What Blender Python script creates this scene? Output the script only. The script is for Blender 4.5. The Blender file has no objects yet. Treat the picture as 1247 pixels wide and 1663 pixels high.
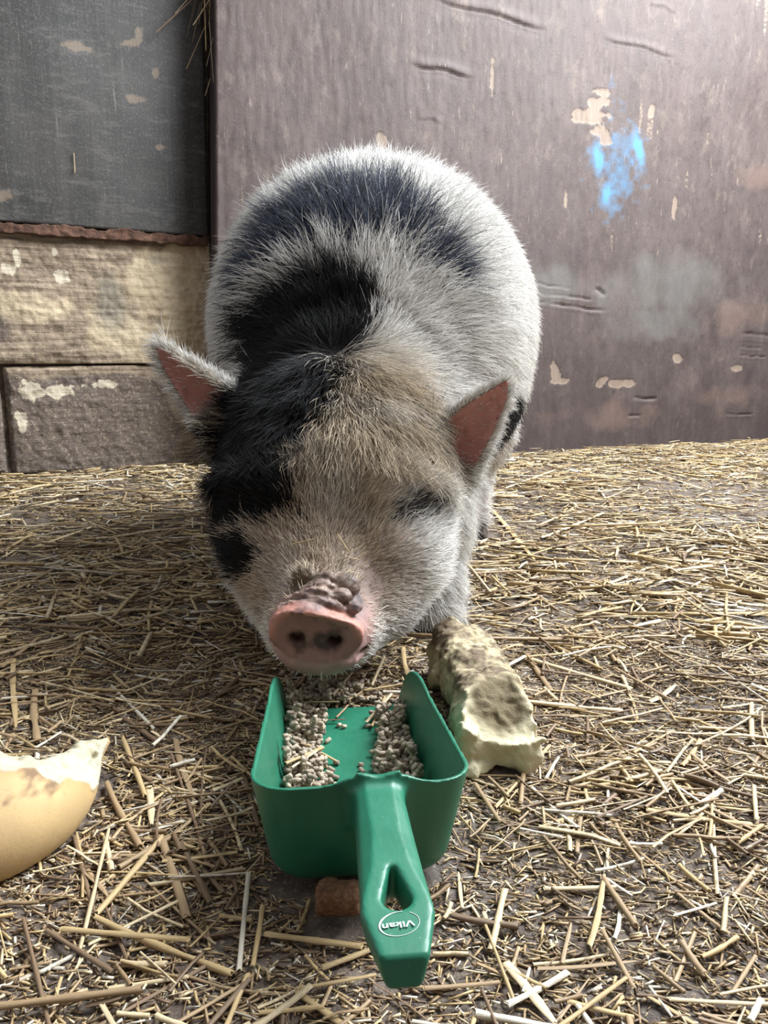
import bpy, math, random
import numpy as np
from math import radians, pi

S = bpy.context.scene
COL = S.collection
rng = np.random.default_rng(11)

# ------------------------------------------------------------------ camera
cam_data = bpy.data.cameras.new('camera')
cam = bpy.data.objects.new('camera', cam_data)
COL.objects.link(cam)
cam.location = (0.0, 0.0, 0.34)
cam.rotation_euler = (radians(90 - 11.605), 0, 0)
cam_data.sensor_fit = 'VERTICAL'
cam_data.sensor_height = 24.0
cam_data.lens = 24.0 * 1249.0 / 1663.0
cam_data.clip_start = 0.02
S.camera = cam

# ------------------------------------------------------------------ daylight and exposure
world = bpy.data.worlds.new('overcast_daylight')
S.world = world
world.use_nodes = True
bg = world.node_tree.nodes['Background']
bg.inputs['Color'].default_value = (0.86, 0.93, 1.0, 1)
bg.inputs['Strength'].default_value = 0.55


def area_light(name, loc, target, sx, sy, power, color):
    d = bpy.data.lights.new(name, 'AREA')
    d.shape = 'RECTANGLE'
    d.size, d.size_y, d.energy, d.color = sx, sy, power, color
    o = bpy.data.objects.new(name, d)
    COL.objects.link(o)
    o.location = loc
    v = np.array(target, float) - np.array(loc, float)
    from mathutils import Vector
    o.rotation_euler = Vector(v).to_track_quat('-Z', 'Y').to_euler()
    return o


area_light('roof_light_daylight', (1.85, 1.75, 2.45), (0.1, 1.0, 0.2), 2.0, 1.7, 275, (0.93, 0.97, 1.0))

S.view_settings.view_transform = 'Standard'
S.view_settings.look = 'None'
S.view_settings.exposure = 0.40
S.view_settings.gamma = 1.0
S.view_settings.use_curve_mapping = False


# ------------------------------------------------------------------ helpers
def norm(v, axis=-1):
    v = np.asarray(v, float)
    return v / np.maximum(np.linalg.norm(v, axis=axis, keepdims=True), 1e-9)


def sstep(a, b, x):
    t = np.clip((x - a) / (b - a), 0, 1)
    return t * t * (3 - 2 * t)


def _hash(i, j, k, seed):
    h = (i.astype(np.int64) * 374761393 + j.astype(np.int64) * 668265263 + k.astype(np.int64) * 2147483647 + seed * 1274126177) & 0xffffffff
    h = ((h ^ (h >> 13)) * 1274126177) & 0xffffffff
    return ((h ^ (h >> 16)) & 0xffff) / 65535.0


def noise(P, scale, seed=0):
    """value noise in -1..1 at points P (n,3)"""
    Q = np.asarray(P, float) * scale
    I = np.floor(Q).astype(np.int64)
    f = Q - I
    f = f * f * (3 - 2 * f)
    r = 0
    for a in (0, 1):
        for b in (0, 1):
            for c in (0, 1):
                w = (f[..., 0] if a else 1 - f[..., 0]) * (f[..., 1] if b else 1 - f[..., 1]) * (f[..., 2] if c else 1 - f[..., 2])
                r = r + w * _hash(I[..., 0] + a, I[..., 1] + b, I[..., 2] + c, seed)
    return r * 2 - 1


def fbm(P, scale, seed=0, n=3):
    r, a = 0, 1.0
    for i in range(n):
        r = r + a * noise(P, scale * 2 ** i, seed + i * 17)
        a *= 0.5
    return r


def P3(x, y, z=0.0):
    x, y = np.broadcast_arrays(np.asarray(x, float), np.asarray(y, float))
    return np.stack([x, y, np.broadcast_to(np.asarray(z, float), x.shape)], -1)


def fast_mesh(name, V, F, mat=None, smooth=True):
    """V (n,3), F (m,k) of equal sized faces"""
    V = np.asarray(V, np.float32)
    F = np.asarray(F, np.int32)
    me = bpy.data.meshes.new(name)
    me.vertices.add(len(V))
    me.vertices.foreach_set('co', V.ravel())
    k = F.shape[1]
    me.loops.add(F.size)
    me.loops.foreach_set('vertex_index', F.ravel())
    me.polygons.add(len(F))
    me.polygons.foreach_set('loop_start', np.arange(0, F.size, k, dtype=np.int32))
    if smooth:
        me.polygons.foreach_set('use_smooth', np.ones(len(F), bool))
    me.update(calc_edges=True)
    if mat:
        me.materials.append(mat)
    return me


def add_obj(name, me, parent=None, loc=None, kind=None):
    o = bpy.data.objects.new(name, me)
    COL.objects.link(o)
    if parent:
        o.parent = parent
    if loc is not None:
        o.location = loc
    if kind:
        o['kind'] = kind
    return o


def tag(o, label, category, group=None, kind=None):
    o['label'] = label
    o['category'] = category
    if group:
        o['group'] = group
    if kind:
        o['kind'] = kind
    return o


def color_attr(me, name, C):
    """per point colour"""
    C = np.asarray(C, np.float32)
    if C.shape[1] == 3:
        C = np.concatenate([C, np.ones((len(C), 1), np.float32)], 1)
    a = me.attributes.new(name, 'FLOAT_COLOR', 'POINT')
    a.data.foreach_set('color', np.ascontiguousarray(C, np.float32).ravel())


def grid_faces(nx, ny):
    i = np.arange(nx - 1)[:, None]
    j = np.arange(ny - 1)[None, :]
    a = (i * ny + j).ravel()
    return np.stack([a, a + ny, a + ny + 1, a + 1], 1)


# implicit surfaces -------------------------------------------------
class Field:
    def __init__(self, xs, ys, zs):
        self.ax = [np.asarray(a, np.float32) for a in (xs, ys, zs)]
        self.f = np.full([len(a) for a in self.ax], 1.0, np.float32)

    def box(self, lo, hi):
        sl = []
        for a, l, h in zip(self.ax, lo, hi):
            i, j = np.searchsorted(a, l), np.searchsorted(a, h)
            sl.append(slice(max(i - 1, 0), min(j + 1, len(a))))
        sl = tuple(sl)
        g = [a[s] for a, s in zip(self.ax, sl)]
        return sl, (g[0][:, None, None], g[1][None, :, None], g[2][None, None, :])

    def op(self, lo, hi, fn, k=0.02, sub=False):
        m = k + 0.02
        sl, (x, y, z) = self.box([a - m for a in lo], [a + m for a in hi])
        if 0 in self.f[sl].shape:
            return
        d = fn(x, y, z)
        a = self.f[sl]
        if sub:
            d = -d
            h = np.clip(0.5 - 0.5 * (d - a) / k, 0, 1) if False else np.clip(0.5 + 0.5 * (d - a) / k, 0, 1)
            self.f[sl] = a * (1 - h) + d * h + k * h * (1 - h)
        else:
            h = np.clip(0.5 + 0.5 * (d - a) / k, 0, 1)
            self.f[sl] = d * (1 - h) + a * h - k * h * (1 - h) if False else a + (d - a) * (1 - h) - k * h * (1 - h)
            # a is kept where it is the smaller one

    def ell(self, c, r, k=0.02, sub=False, R=None):
        c = np.array(c, float)
        r = np.array(r, float)
        ext = r if R is None else np.full(3, r.max())

        def fn(x, y, z):
            p = [x - c[0], y - c[1], z - c[2]]
            if R is not None:
                p = [R[i][0] * p[0] + R[i][1] * p[1] + R[i][2] * p[2] for i in range(3)]
            k0 = np.sqrt((p[0] / r[0]) ** 2 + (p[1] / r[1]) ** 2 + (p[2] / r[2]) ** 2)
            k1 = np.sqrt((p[0] / r[0] ** 2) ** 2 + (p[1] / r[1] ** 2) ** 2 + (p[2] / r[2] ** 2) ** 2)
            return k0 * (k0 - 1) / np.maximum(k1, 1e-6)
        self.op(c - ext, c + ext, fn, k, sub)

    def cone(self, a, b, ra, rb, k=0.02, sub=False):
        a = np.array(a, float)
        b = np.array(b, float)
        ba = b - a
        L2 = ba @ ba

        def fn(x, y, z):
            px, py, pz = x - a[0], y - a[1], z - a[2]
            t = np.clip((px * ba[0] + py * ba[1] + pz * ba[2]) / L2, 0, 1)
            return np.sqrt((px - t * ba[0]) ** 2 + (py - t * ba[1]) ** 2 + (pz - t * ba[2]) ** 2) - (ra + (rb - ra) * t)
        r = max(ra, rb)
        self.op(np.minimum(a, b) - r, np.maximum(a, b) + r, fn, k, sub)

    def mesh(self):
        """naive surface nets -> verts, quads"""
        f = self.f
        ins = f < 0
        nx, ny, nz = f.shape
        st = np.array([(ny - 1) * (nz - 1), nz - 1, 1])
        cells, pts, quads = [], [], []
        for axis in range(3):
            s0 = [slice(None)] * 3
            s1 = [slice(None)] * 3
            s0[axis], s1[axis] = slice(0, -1), slice(1, None)
            A, B = ins[tuple(s0)], ins[tuple(s1)]
            idx = np.argwhere(A != B)
            o1, o2 = [(1, 2), (2, 0), (0, 1)][axis]
            sh = [nx, ny, nz]
            ok = (idx[:, o1] > 0) & (idx[:, o1] < sh[o1] - 1) & (idx[:, o2] > 0) & (idx[:, o2] < sh[o2] - 1)
            idx = idx[ok]
            fa = f[tuple(idx.T)]
            j = idx.copy()
            j[:, axis] += 1
            fb = f[tuple(j.T)]
            t = fa / (fa - fb)
            p = np.stack([self.ax[q][idx[:, q]] for q in range(3)], 1).astype(float)
            p[:, axis] += t * (self.ax[axis][j[:, axis]] - self.ax[axis][idx[:, axis]])
            base = idx @ st
            c4 = [base - st[o1] - st[o2], base - st[o2], base, base - st[o1]]
            for c in c4:
                cells.append(c)
                pts.append(p)
            q = np.stack(c4, 1)
            flip = fa >= 0
            q[flip] = q[flip][:, ::-1]
            quads.append(q)
        cells = np.concatenate(cells)
        pts = np.concatenate(pts)
        quads = np.concatenate(quads)
        uniq, inv = np.unique(cells, return_inverse=True)
        cnt = np.bincount(inv, minlength=len(uniq))
        V = np.stack([np.bincount(inv, weights=pts[:, q], minlength=len(uniq)) / cnt for q in range(3)], 1)
        Q = np.searchsorted(uniq, quads)
        return V, Q


def axis_steps(*segs):
    """axis_steps(start, (end, step), ...)"""
    out = [segs[0]]
    cur = segs[0]
    for end, st in segs[1:]:
        n = max(1, int(round((end - cur) / st)))
        out += list(np.linspace(cur, end, n + 1)[1:])
        cur = end
    return np.array(out)


# material nodes ----------------------------------------------------
class NT:
    def __init__(self, name):
        self.m = bpy.data.materials.new(name)
        self.m.use_nodes = True
        self.t = self.m.node_tree
        self.b = self.t.nodes['Principled BSDF']

    def n(self, typ, **kw):
        nd = self.t.nodes.new(typ)
        for k, v in kw.items():
            if k in ('inp',):
                continue
            setattr(nd, k, v)
        return nd

    def link(self, a, b):
        self.t.links.new(a, b)

    def val(self, sock, v):
        if hasattr(v, 'links') or isinstance(v, bpy.types.NodeSocket):
            self.link(v, sock)
        elif isinstance(v, (tuple, list)):
            sock.default_value = tuple(v) + ((1,) if len(v) == 3 and sock.type == 'RGBA' else ())
        else:
            sock.default_value = v

    def coord(self, kind='Object', scale=(1, 1, 1), loc=(0, 0, 0), rot=(0, 0, 0)):
        tc = self.n('ShaderNodeTexCoord')
        mp = self.n('ShaderNodeMapping')
        self.link(tc.outputs[kind], mp.inputs['Vector'])
        mp.inputs['Scale'].default_value = scale
        mp.inputs['Location'].default_value = loc
        mp.inputs['Rotation'].default_value = rot
        return mp.outputs['Vector']

    def noise(self, vec, scale, detail=4, rough=0.6, dist=0.0):
        nd = self.n('ShaderNodeTexNoise')
        nd.inputs['Scale'].default_value = scale
        nd.inputs['Detail'].default_value = detail
        nd.inputs['Roughness'].default_value = rough
        nd.inputs['Distortion'].default_value = dist
        self.link(vec, nd.inputs['Vector'])
        return nd.outputs['Fac']

    def ramp(self, fac, stops):
        nd = self.n('ShaderNodeValToRGB')
        els = nd.color_ramp.elements
        while len(els) < len(stops):
            els.new(0.5)
        for e, (p, c) in zip(els, stops):
            e.position = p
            e.color = (c, c, c, 1) if isinstance(c, (int, float)) else tuple(c) + (1,)
        self.link(fac, nd.inputs['Fac'])
        return nd.outputs['Color']

    def mix(self, fac, a, b, mode='MIX'):
        nd = self.n('ShaderNodeMix', data_type='RGBA', blend_type=mode)
        self.val(nd.inputs['Factor'], fac)
        self.val(nd.inputs[6], a)
        self.val(nd.inputs[7], b)
        return nd.outputs[2]

    def math(self, op, a, b=0.0, clamp=False):
        nd = self.n('ShaderNodeMath', operation=op)
        nd.use_clamp = clamp
        self.val(nd.inputs[0], a)
        self.val(nd.inputs[1], b)
        return nd.outputs[0]

    def attr(self, name, out='Color'):
        nd = self.n('ShaderNodeAttribute')
        nd.attribute_name = name
        return nd.outputs[out]

    def sep(self, col):
        nd = self.n('ShaderNodeSeparateColor')
        self.link(col, nd.inputs[0])
        return nd.outputs

    def bump(self, h, strength=0.3, dist=0.002):
        nd = self.n('ShaderNodeBump')
        nd.inputs['Strength'].default_value = strength
        nd.inputs['Distance'].default_value = dist
        self.link(h, nd.inputs['Height'])
        self.link(nd.outputs['Normal'], self.b.inputs['Normal'])

    def set(self, **kw):
        for k, v in kw.items():
            self.val(self.b.inputs[k.replace('_', ' ')], v)
        return self.m


HAIR = 1.0

# ================================================================== SETTING
def ground_z(x, y):
    P = P3(x, y, 0.0)
    return 0.004 * fbm(P, 7, 5, 3) + 0.0022 * fbm(P, 45, 9, 2) - 0.004


def soil_material():
    t = NT('trodden_soil')
    v = t.coord('Object')
    big = t.noise(v, 3.2, 5, 0.62)
    fine = t.noise(v, 60, 6, 0.7)
    grit = t.noise(v, 260, 4, 0.7)
    c = t.ramp(fine, [(0.25, (0.040, 0.028, 0.021)), (0.5, (0.115, 0.085, 0.064)), (0.72, (0.24, 0.185, 0.14))])
    c = t.mix(t.ramp(big, [(0.42, 0.0), (0.62, 0.6)]), c, (0.062, 0.050, 0.045))
    c = t.mix(t.ramp(grit, [(0.57, 0.0), (0.68, 0.8)]), c, (0.38, 0.30, 0.21))
    t.bump(t.math('ADD', fine, grit), 0.7, 0.004)
    rough = t.ramp(big, [(0.42, 0.9), (0.62, 0.62)])
    return t.set(Base_Color=c, Roughness=rough)


xs = np.concatenate([np.linspace(-1.9, -0.7, 60), np.linspace(-0.7, 0.7, 280)[1:], np.linspace(0.7, 3.0, 90)[1:]])
ys = np.concatenate([np.linspace(-0.6, 0.2, 20), np.linspace(0.2, 1.2, 220)[1:], np.linspace(1.2, 4.2, 200)[1:]])
GX, GY = np.meshgrid(xs, ys, indexing='ij')
V = P3(GX.ravel(), GY.ravel(), ground_z(GX.ravel(), GY.ravel()))
floor = add_obj('floor', fast_mesh('floor', V, grid_faces(len(xs), len(ys)), soil_material()), kind='structure')
floor['label'] = 'dark trodden earth floor strewn with straw'


def frame_matrix(p, d):
    from mathutils import Matrix
    n = (-d[1], d[0])
    return Matrix(((d[0], n[0], 0, p[0]), (d[1], n[1], 0, p[1]), (0, 0, 1, 0), (0, 0, 0, 1)))


LEFT_M = frame_matrix((-1.11, 2.20), (0.875, 0.4841))
RIGHT_M = frame_matrix((0.476, 2.731), (0.932, 0.3625))


def slab(name, u0, u1, v0, v1, nu, nv, thick, disp, mat, M, masks=None, edge=None, kind=None, parent=None):
    """upright slab: front face displaced by disp(u, v) (towards the viewer positive), closed by sides and a back"""
    u = np.linspace(u0, u1, nu)
    v = np.linspace(v0, v1, nv)
    U, W = np.meshgrid(u, v, indexing='ij')
    if edge is not None:
        U, W = edge(U, W)
    D = disp(U.ravel(), W.ravel())
    front = np.stack([U.ravel(), -D, W.ravel()], 1)
    F = grid_faces(nu, nv)
    # rim ring at the back
    ring = np.concatenate([np.arange(nu) * nv, (nu - 1) * nv + np.arange(1, nv), np.arange(nu - 2, -1, -1) * nv + nv - 1, np.arange(nv - 2, 0, -1)])
    back = front[ring].copy()
    back[:, 1] = thick
    n0 = len(front)
    k = len(ring)
    a = np.arange(k)
    side = np.stack([ring[a], ring[(a + 1) % k], n0 + (a + 1) % k, n0 + a], 1)[:, ::-1]
    cen = np.array([[(u0 + u1) / 2, thick, (v0 + v1) / 2]])
    # back closed with thin quads (degenerate fan is avoided by pairing)
    Vv = np.concatenate([front, back, cen])
    c = len(Vv) - 1
    fan = np.stack([n0 + a[0::2], np.full(len(a[0::2]), c), n0 + (a[0::2] + 2) % k if k % 2 == 0 else n0 + np.minimum(a[0::2] + 2, k) % k, n0 + (a[0::2] + 1) % k], 1)
    me = fast_mesh(name, Vv, np.concatenate([F, side, fan]), mat, True)
    sm = np.ones(len(me.polygons), bool)
    sm[len(F):] = False
    me.polygons.foreach_set('use_smooth', sm)
    if masks is not None:
        C = np.zeros((len(Vv), 4), np.float32)
        C[:n0] = masks(U.ravel(), W.ravel())
        color_attr(me, 'mask', C)
    o = add_obj(name, me, parent)
    if kind:
        o['kind'] = kind
    if parent is None:
        o.matrix_world = M
    return o


def ellm(u, v, cu, cv, ru, rv, ang=0.0):
    ca, sa = math.cos(ang), math.sin(ang)
    x = ((u - cu) * ca + (v - cv) * sa) / ru
    y = (-(u - cu) * sa + (v - cv) * ca) / rv
    return np.clip(1.25 - np.sqrt(x * x + y * y), 0, 1)


def seg(u, v, a, b):
    """distance across and position along a segment"""
    a = np.array(a)
    b = np.array(b)
    d = b - a
    L = np.hypot(*d)
    d = d / L
    s = (u - a[0]) * d[0] + (v - a[1]) * d[1]
    w = -(u - a[0]) * d[1] + (v - a[1]) * d[0]
    return w, s / L


# ---- brown plywood sheet that fills the back of the pen
WRINKLES = [((-0.336, 1.396), (0.041, 1.366), 0.012, 0.0050), ((-0.416, 1.207), (-0.215, 1.196), 0.011, 0.0055), ((0.276, 1.370), (0.565, 1.350), 0.009, 0.0028),
            ((-0.394, 1.057), (-0.31, 1.052), 0.008, 0.0015), ((0.45, 1.50), (0.56, 1.49), 0.007, 0.002)]
CRACKS = [((0.03, 0.520), (0.345, 0.493), 0.0055), ((0.05, 0.548), (0.285, 0.531), 0.0050), ((0.05, 0.580), (0.19, 0.565), 0.004), ((0.988, 0.420), (1.14, 0.409), 0.011),
          ((0.99, 0.368), (1.10, 0.362), 0.004), ((0.99, 0.335), (1.13, 0.328), 0.004), ((0.490, 0.178), (0.605, 0.174), 0.0065), ((0.475, 0.114), (0.53, 0.112), 0.006),
          ((0.945, 0.108), (1.09, 0.101), 0.0045), ((0.30, 0.570), (0.335, 0.545), 0.010)]


def ply_disp(u, v):
    P = P3(u, v, 0.3)
    d = 0.0035 * fbm(P, 3, 21, 2) + 0.0009 * fbm(P3(u * 3.0, v * 0.6), 30, 4, 2)
    for a, b, w, h in WRINKLES:
        x, s = seg(u, v, a, b)
        win = sstep(-0.08, 0.2, s) * sstep(1.08, 0.8, s)
        x = x + 0.004 * np.sin(s * 9)
        d = d + win * h * (0.75 * np.exp(-((x - 1.2 * w) / (w * 1.3)) ** 2) - 0.9 * np.exp(-(x / (w * 0.30)) ** 2) - 0.25 * np.exp(-((x + 1.0 * w) / w) ** 2))
    for a, b, w in CRACKS:
        x, s = seg(u, v, a, b)
        win = sstep(-0.02, 0.08, s) * sstep(1.02, 0.9, s)
        x = x + 0.004 * noise(P, 22, 8)
        d = d - win * 0.0055 * sstep(w * 0.85, w * 0.3, np.abs(x)) * np.clip(0.75 + 0.8 * noise(P, 30, 12), 0.1, 1.2) + win * 0.001 * np.exp(-((x + w * 2.2) / 0.004) ** 2)
    # shallow ply hollows where chips came off
    d = d - 0.0015 * sstep(0.45, 0.55, ply_masks(u, v)[:, 0])
    return d


def ply_masks(u, v):
    P = P3(u, v, 0.0)
    n1 = fbm(P, 38, 31, 3)
    n2 = fbm(P, 12, 41, 3)
    nv = fbm(P3(u * 1.0, v * 0.14), 45, 61, 2)
    chip = np.zeros(len(u))
    for c in [(0.275, 1.175, 0.055, 0.030, 0.2), (0.235, 1.128, 0.095, 0.028, 0.12), (0.29, 1.085, 0.05, 0.02, 0.0), (0.29, 1.205, 0.042, 0.016, 0), (0.305, 1.065, 0.03, 0.03, 0),
              (0.145, 0.27, 0.022, 0.05, 0.4), (0.17, 0.245, 0.05, 0.014, 0), (0.425, 0.232, 0.085, 0.017, 0.02), (0.345, 0.243, 0.035, 0.014, 0.3), (0.335, 0.23, 0.02, 0.012, 0),
              (0.690, 0.322, 0.036, 0.017, -0.2), (0.985, 0.285, 0.03, 0.014, 0), (-0.14, 1.215, 0.008, 0.06, 0), (0.62, 0.86, 0.014, 0.05, 0), (0.155, 0.86, 0.007, 0.05, 0), (-0.52, 0.98, 0.02, 0.03, 0),
              (0.49, 1.17, 0.015, 0.03, 0)]:
        chip = np.maximum(chip, ellm(u, v, *c))
    # torn in strips along the grain
    strips = 0.30 * np.sin(v * 210 + 3 * noise(P, 14, 3))
    chip = np.clip(chip * 1.15 + 0.33 * n1 + 0.35 * strips * (v > 1.0), 0, 1) * (chip > 0.02)
    fleck = np.clip(nv * 1.3 - 0.75 + 0.5 * fbm(P, 3, 77, 2), 0, 1) * sstep(0.55, 0.75, v)
    blue = np.zeros(len(u))
    for c, a in [((0.275, 1.00, 0.035, 0.07, 0.1), 1.0), ((0.325, 0.885, 0.055, 0.065, 0.3), 0.8), ((0.45, 1.035, 0.028, 0.085, 0.35), 1.0), ((0.36, 1.06, 0.12, 0.06, 0), 0.55),
                 ((0.36, 0.97, 0.13, 0.17, 0), 0.48), ((0.33, 1.16, 0.05, 0.10, 0), 0.36)]:
        blue = np.maximum(blue, a * ellm(u, v, *c))
    blue = np.clip(blue + 0.22 * n1 - 0.05, 0, 1) * (blue > 0.03)
    grey = np.maximum(np.maximum(ellm(u, v, 0.60, 0.58, 0.34, 0.13), 0.9 * ellm(u, v, 0.60, 0.46, 0.27, 0.10)), 0.9 * ellm(u, v, 0.12, 0.575, 0.17, 0.085, -0.2))
    grey = np.clip(grey * 1.1 + 0.35 * n2 - 0.1, 0, 1) * (grey > 0.02)
    pink = np.maximum(np.maximum(ellm(u, v, 1.02, 1.0, 0.16, 0.06, 0.1), ellm(u, v, 0.95, 0.48, 0.20, 0.09)), np.maximum(0.8 * ellm(u, v, 0.35, 0.13, 0.3, 0.07), 0.8 * ellm(u, v, 0.95, 0.18, 0.3, 0.08)))
    pink = np.clip(pink * 0.9 + 0.4 * n2 - 0.12, 0, 1) * (pink > 0.02)
    return np.stack([np.maximum(chip, 0.5 * (fleck > 0.35) * fleck), blue, grey, pink], 1)


def ply_material():
    t = NT('weathered_brown_plywood')
    v = t.coord('Object', (1, 1, 1))
    streak = t.noise(t.coord('Object', (17, 17, 2.2)), 1.0, 6, 0.65)
    streak2 = t.noise(t.coord('Object', (75, 75, 7)), 1.0, 4, 0.65)
    blot = t.noise(t.coord('Object', (1, 1, 0.55)), 9, 8, 0.72)
    fine = t.noise(v, 150, 4, 0.7)
    scr = t.noise(t.coord('Object', (120, 120, 16)), 1.0, 3, 0.6)
    rag = t.noise(v, 85, 5, 0.7)
    ragc = t.math('MULTIPLY', t.math('SUBTRACT', rag, 0.5), 0.9)
    low = t.noise(v, 2.2, 4, 0.6)
    c = t.mix(t.ramp(blot, [(0.33, 0.0), (0.68, 1.0)]), (0.055, 0.037, 0.033), (0.122, 0.090, 0.082))
    c = t.mix(t.ramp(streak, [(0.50, 0.0), (0.74, 0.35)]), c, (0.195, 0.160, 0.150))
    c = t.mix(t.ramp(low, [(0.42, 0.5), (0.58, 0.0)]), c, (0.075, 0.056, 0.052))
    c = t.mix(t.ramp(scr, [(0.66, 0.0), (0.74, 0.6)]), c, (0.31, 0.24, 0.19))
    mott = t.noise(t.coord('Object', (1, 1, 0.7)), 34, 8, 0.78)
    mott2 = t.noise(t.coord('Object', (1, 1, 0.6), loc=(3, 1, 2)), 14, 8, 0.75)
    c = t.mix(t.ramp(mott, [(0.30, 0.75), (0.50, 0.0)]), c, (0.034, 0.023, 0.022))
    c = t.mix(t.ramp(mott2, [(0.54, 0.0), (0.72, 0.6)]), c, (0.215, 0.165, 0.135))
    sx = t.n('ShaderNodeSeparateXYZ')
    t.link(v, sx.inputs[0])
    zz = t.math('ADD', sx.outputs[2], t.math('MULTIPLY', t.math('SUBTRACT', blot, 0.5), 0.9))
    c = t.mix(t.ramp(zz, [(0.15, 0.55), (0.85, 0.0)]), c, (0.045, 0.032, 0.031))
    c = t.mix(t.ramp(streak2, [(0.26, 0.4), (0.40, 0.0)]), c, (0.05, 0.036, 0.034))
    c = t.mix(t.ramp(fine, [(0.62, 0.0), (0.76, 0.4)]), c, (0.36, 0.31, 0.27))
    at = t.n('ShaderNodeAttribute')
    at.attribute_name = 'mask'
    m = t.sep(at.outputs['Color'])
    c = t.mix(t.math('MULTIPLY', t.ramp(t.math('ADD', m[2], t.math('MULTIPLY', ragc, 0.7)), [(0.15, 0.0), (0.9, 0.75)]), 1.0), c, t.mix(blot, (0.075, 0.068, 0.063), (0.185, 0.172, 0.158)))
    c = t.mix(t.math('MULTIPLY', t.ramp(t.math('ADD', at.outputs['Alpha'], t.math('MULTIPLY', ragc, t.math('GREATER_THAN', at.outputs['Alpha'], 0.04))), [(0.2, 0.0), (0.9, 0.45)]), 1.0), c, (0.20, 0.128, 0.105))
    c = t.mix(t.ramp(t.math('ADD', m[1], t.math('MULTIPLY', ragc, 0.5)), [(0.15, 0.0), (0.5, 0.4), (0.78, 0.95)]), c, (0.075, 0.225, 0.40))
    c = t.mix(t.ramp(t.math('ADD', m[0], t.math('MULTIPLY', ragc, t.math('GREATER_THAN', m[0], 0.1))), [(0.44, 0.0), (0.54, 0.9)]), c, t.mix(streak2, (0.17, 0.118, 0.085), (0.30, 0.235, 0.185)))
    t.bump(t.math('ADD', streak2, t.math('ADD', fine, streak)), 0.25, 0.003)
    return t.set(Base_Color=c, Roughness=t.ramp(blot, [(0.3, 0.58), (0.7, 0.72)]), Specular_IOR_Level=0.4)


def lean(U, W):
    # the sheet hangs slightly out of plumb along its free edge
    return U + 0.040 * W * (1 - (U + 1.062) / 3.162), W


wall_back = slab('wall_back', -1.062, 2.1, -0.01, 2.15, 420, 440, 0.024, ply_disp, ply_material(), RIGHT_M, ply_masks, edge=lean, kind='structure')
wall_back['label'] = 'brown weathered plywood wall with a blue paint splash behind the pig'

# ---- masonry on the left with its blocks
STONE_MASK_N = 0


def block_masks(u, v):
    P = P3(u, v, 2.0)
    n1 = fbm(P, 30, 131, 3)
    n2 = fbm(P, 9, 141, 3)
    cream = np.maximum(np.maximum(ellm(u, v, 0.45, 0.55, 0.06, 0.12), ellm(u, v, 0.56, 0.50, 0.09, 0.22)), np.maximum(0.8 * ellm(u, v, 0.4, 0.38, 0.16, 0.07), 0.8 * ellm(u, v, 0.12, 0.47, 0.16, 0.05)))
    cream = np.clip(1.25 * cream + 0.3 * sstep(0.3, 0.5, u) * (v > 0.28) + 0.42 * n2 - 0.06, 0, 1)
    white = np.zeros(len(u))
    for c in [(0.205, 0.552, 0.028, 0.042, 0.2), (0.195, 0.620, 0.013, 0.020, 0), (0.095, 0.600, 0.010, 0.035, 0.1), (0.075, 0.57, 0.03, 0.02, 0), (0.10, 0.235, 0.05, 0.035, -0.3),
              (0.07, 0.14, 0.02, 0.05, 0), (0.29, 0.25, 0.06, 0.02, 0), (0.18, 0.235, 0.05, 0.025, 0)]:
        white = np.maximum(white, ellm(u, v, *c))
    white = np.clip(white * 1.05 + 0.38 * n1 - 0.08, 0, 1) * (white > 0.02)
    green = np.clip(np.maximum(ellm(u, v, 0.34, 0.48, 0.06, 0.10), np.maximum(ellm(u, v, 0.22, 0.255, 0.10, 0.035), ellm(u, v, 0.48, 0.62, 0.05, 0.03))) + 0.4 * n2 - 0.12, 0, 1)
    dark = np.clip(sstep(0.31, 0.24, v) * sstep(0.56, 0.46, u) * 1.1 + 0.5 * n2 - 0.05 + 0.7 * ellm(u, v, 0.03, 0.42, 0.05, 0.06), 0, 1)
    return np.stack([cream, white, green, dark], 1)


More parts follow.
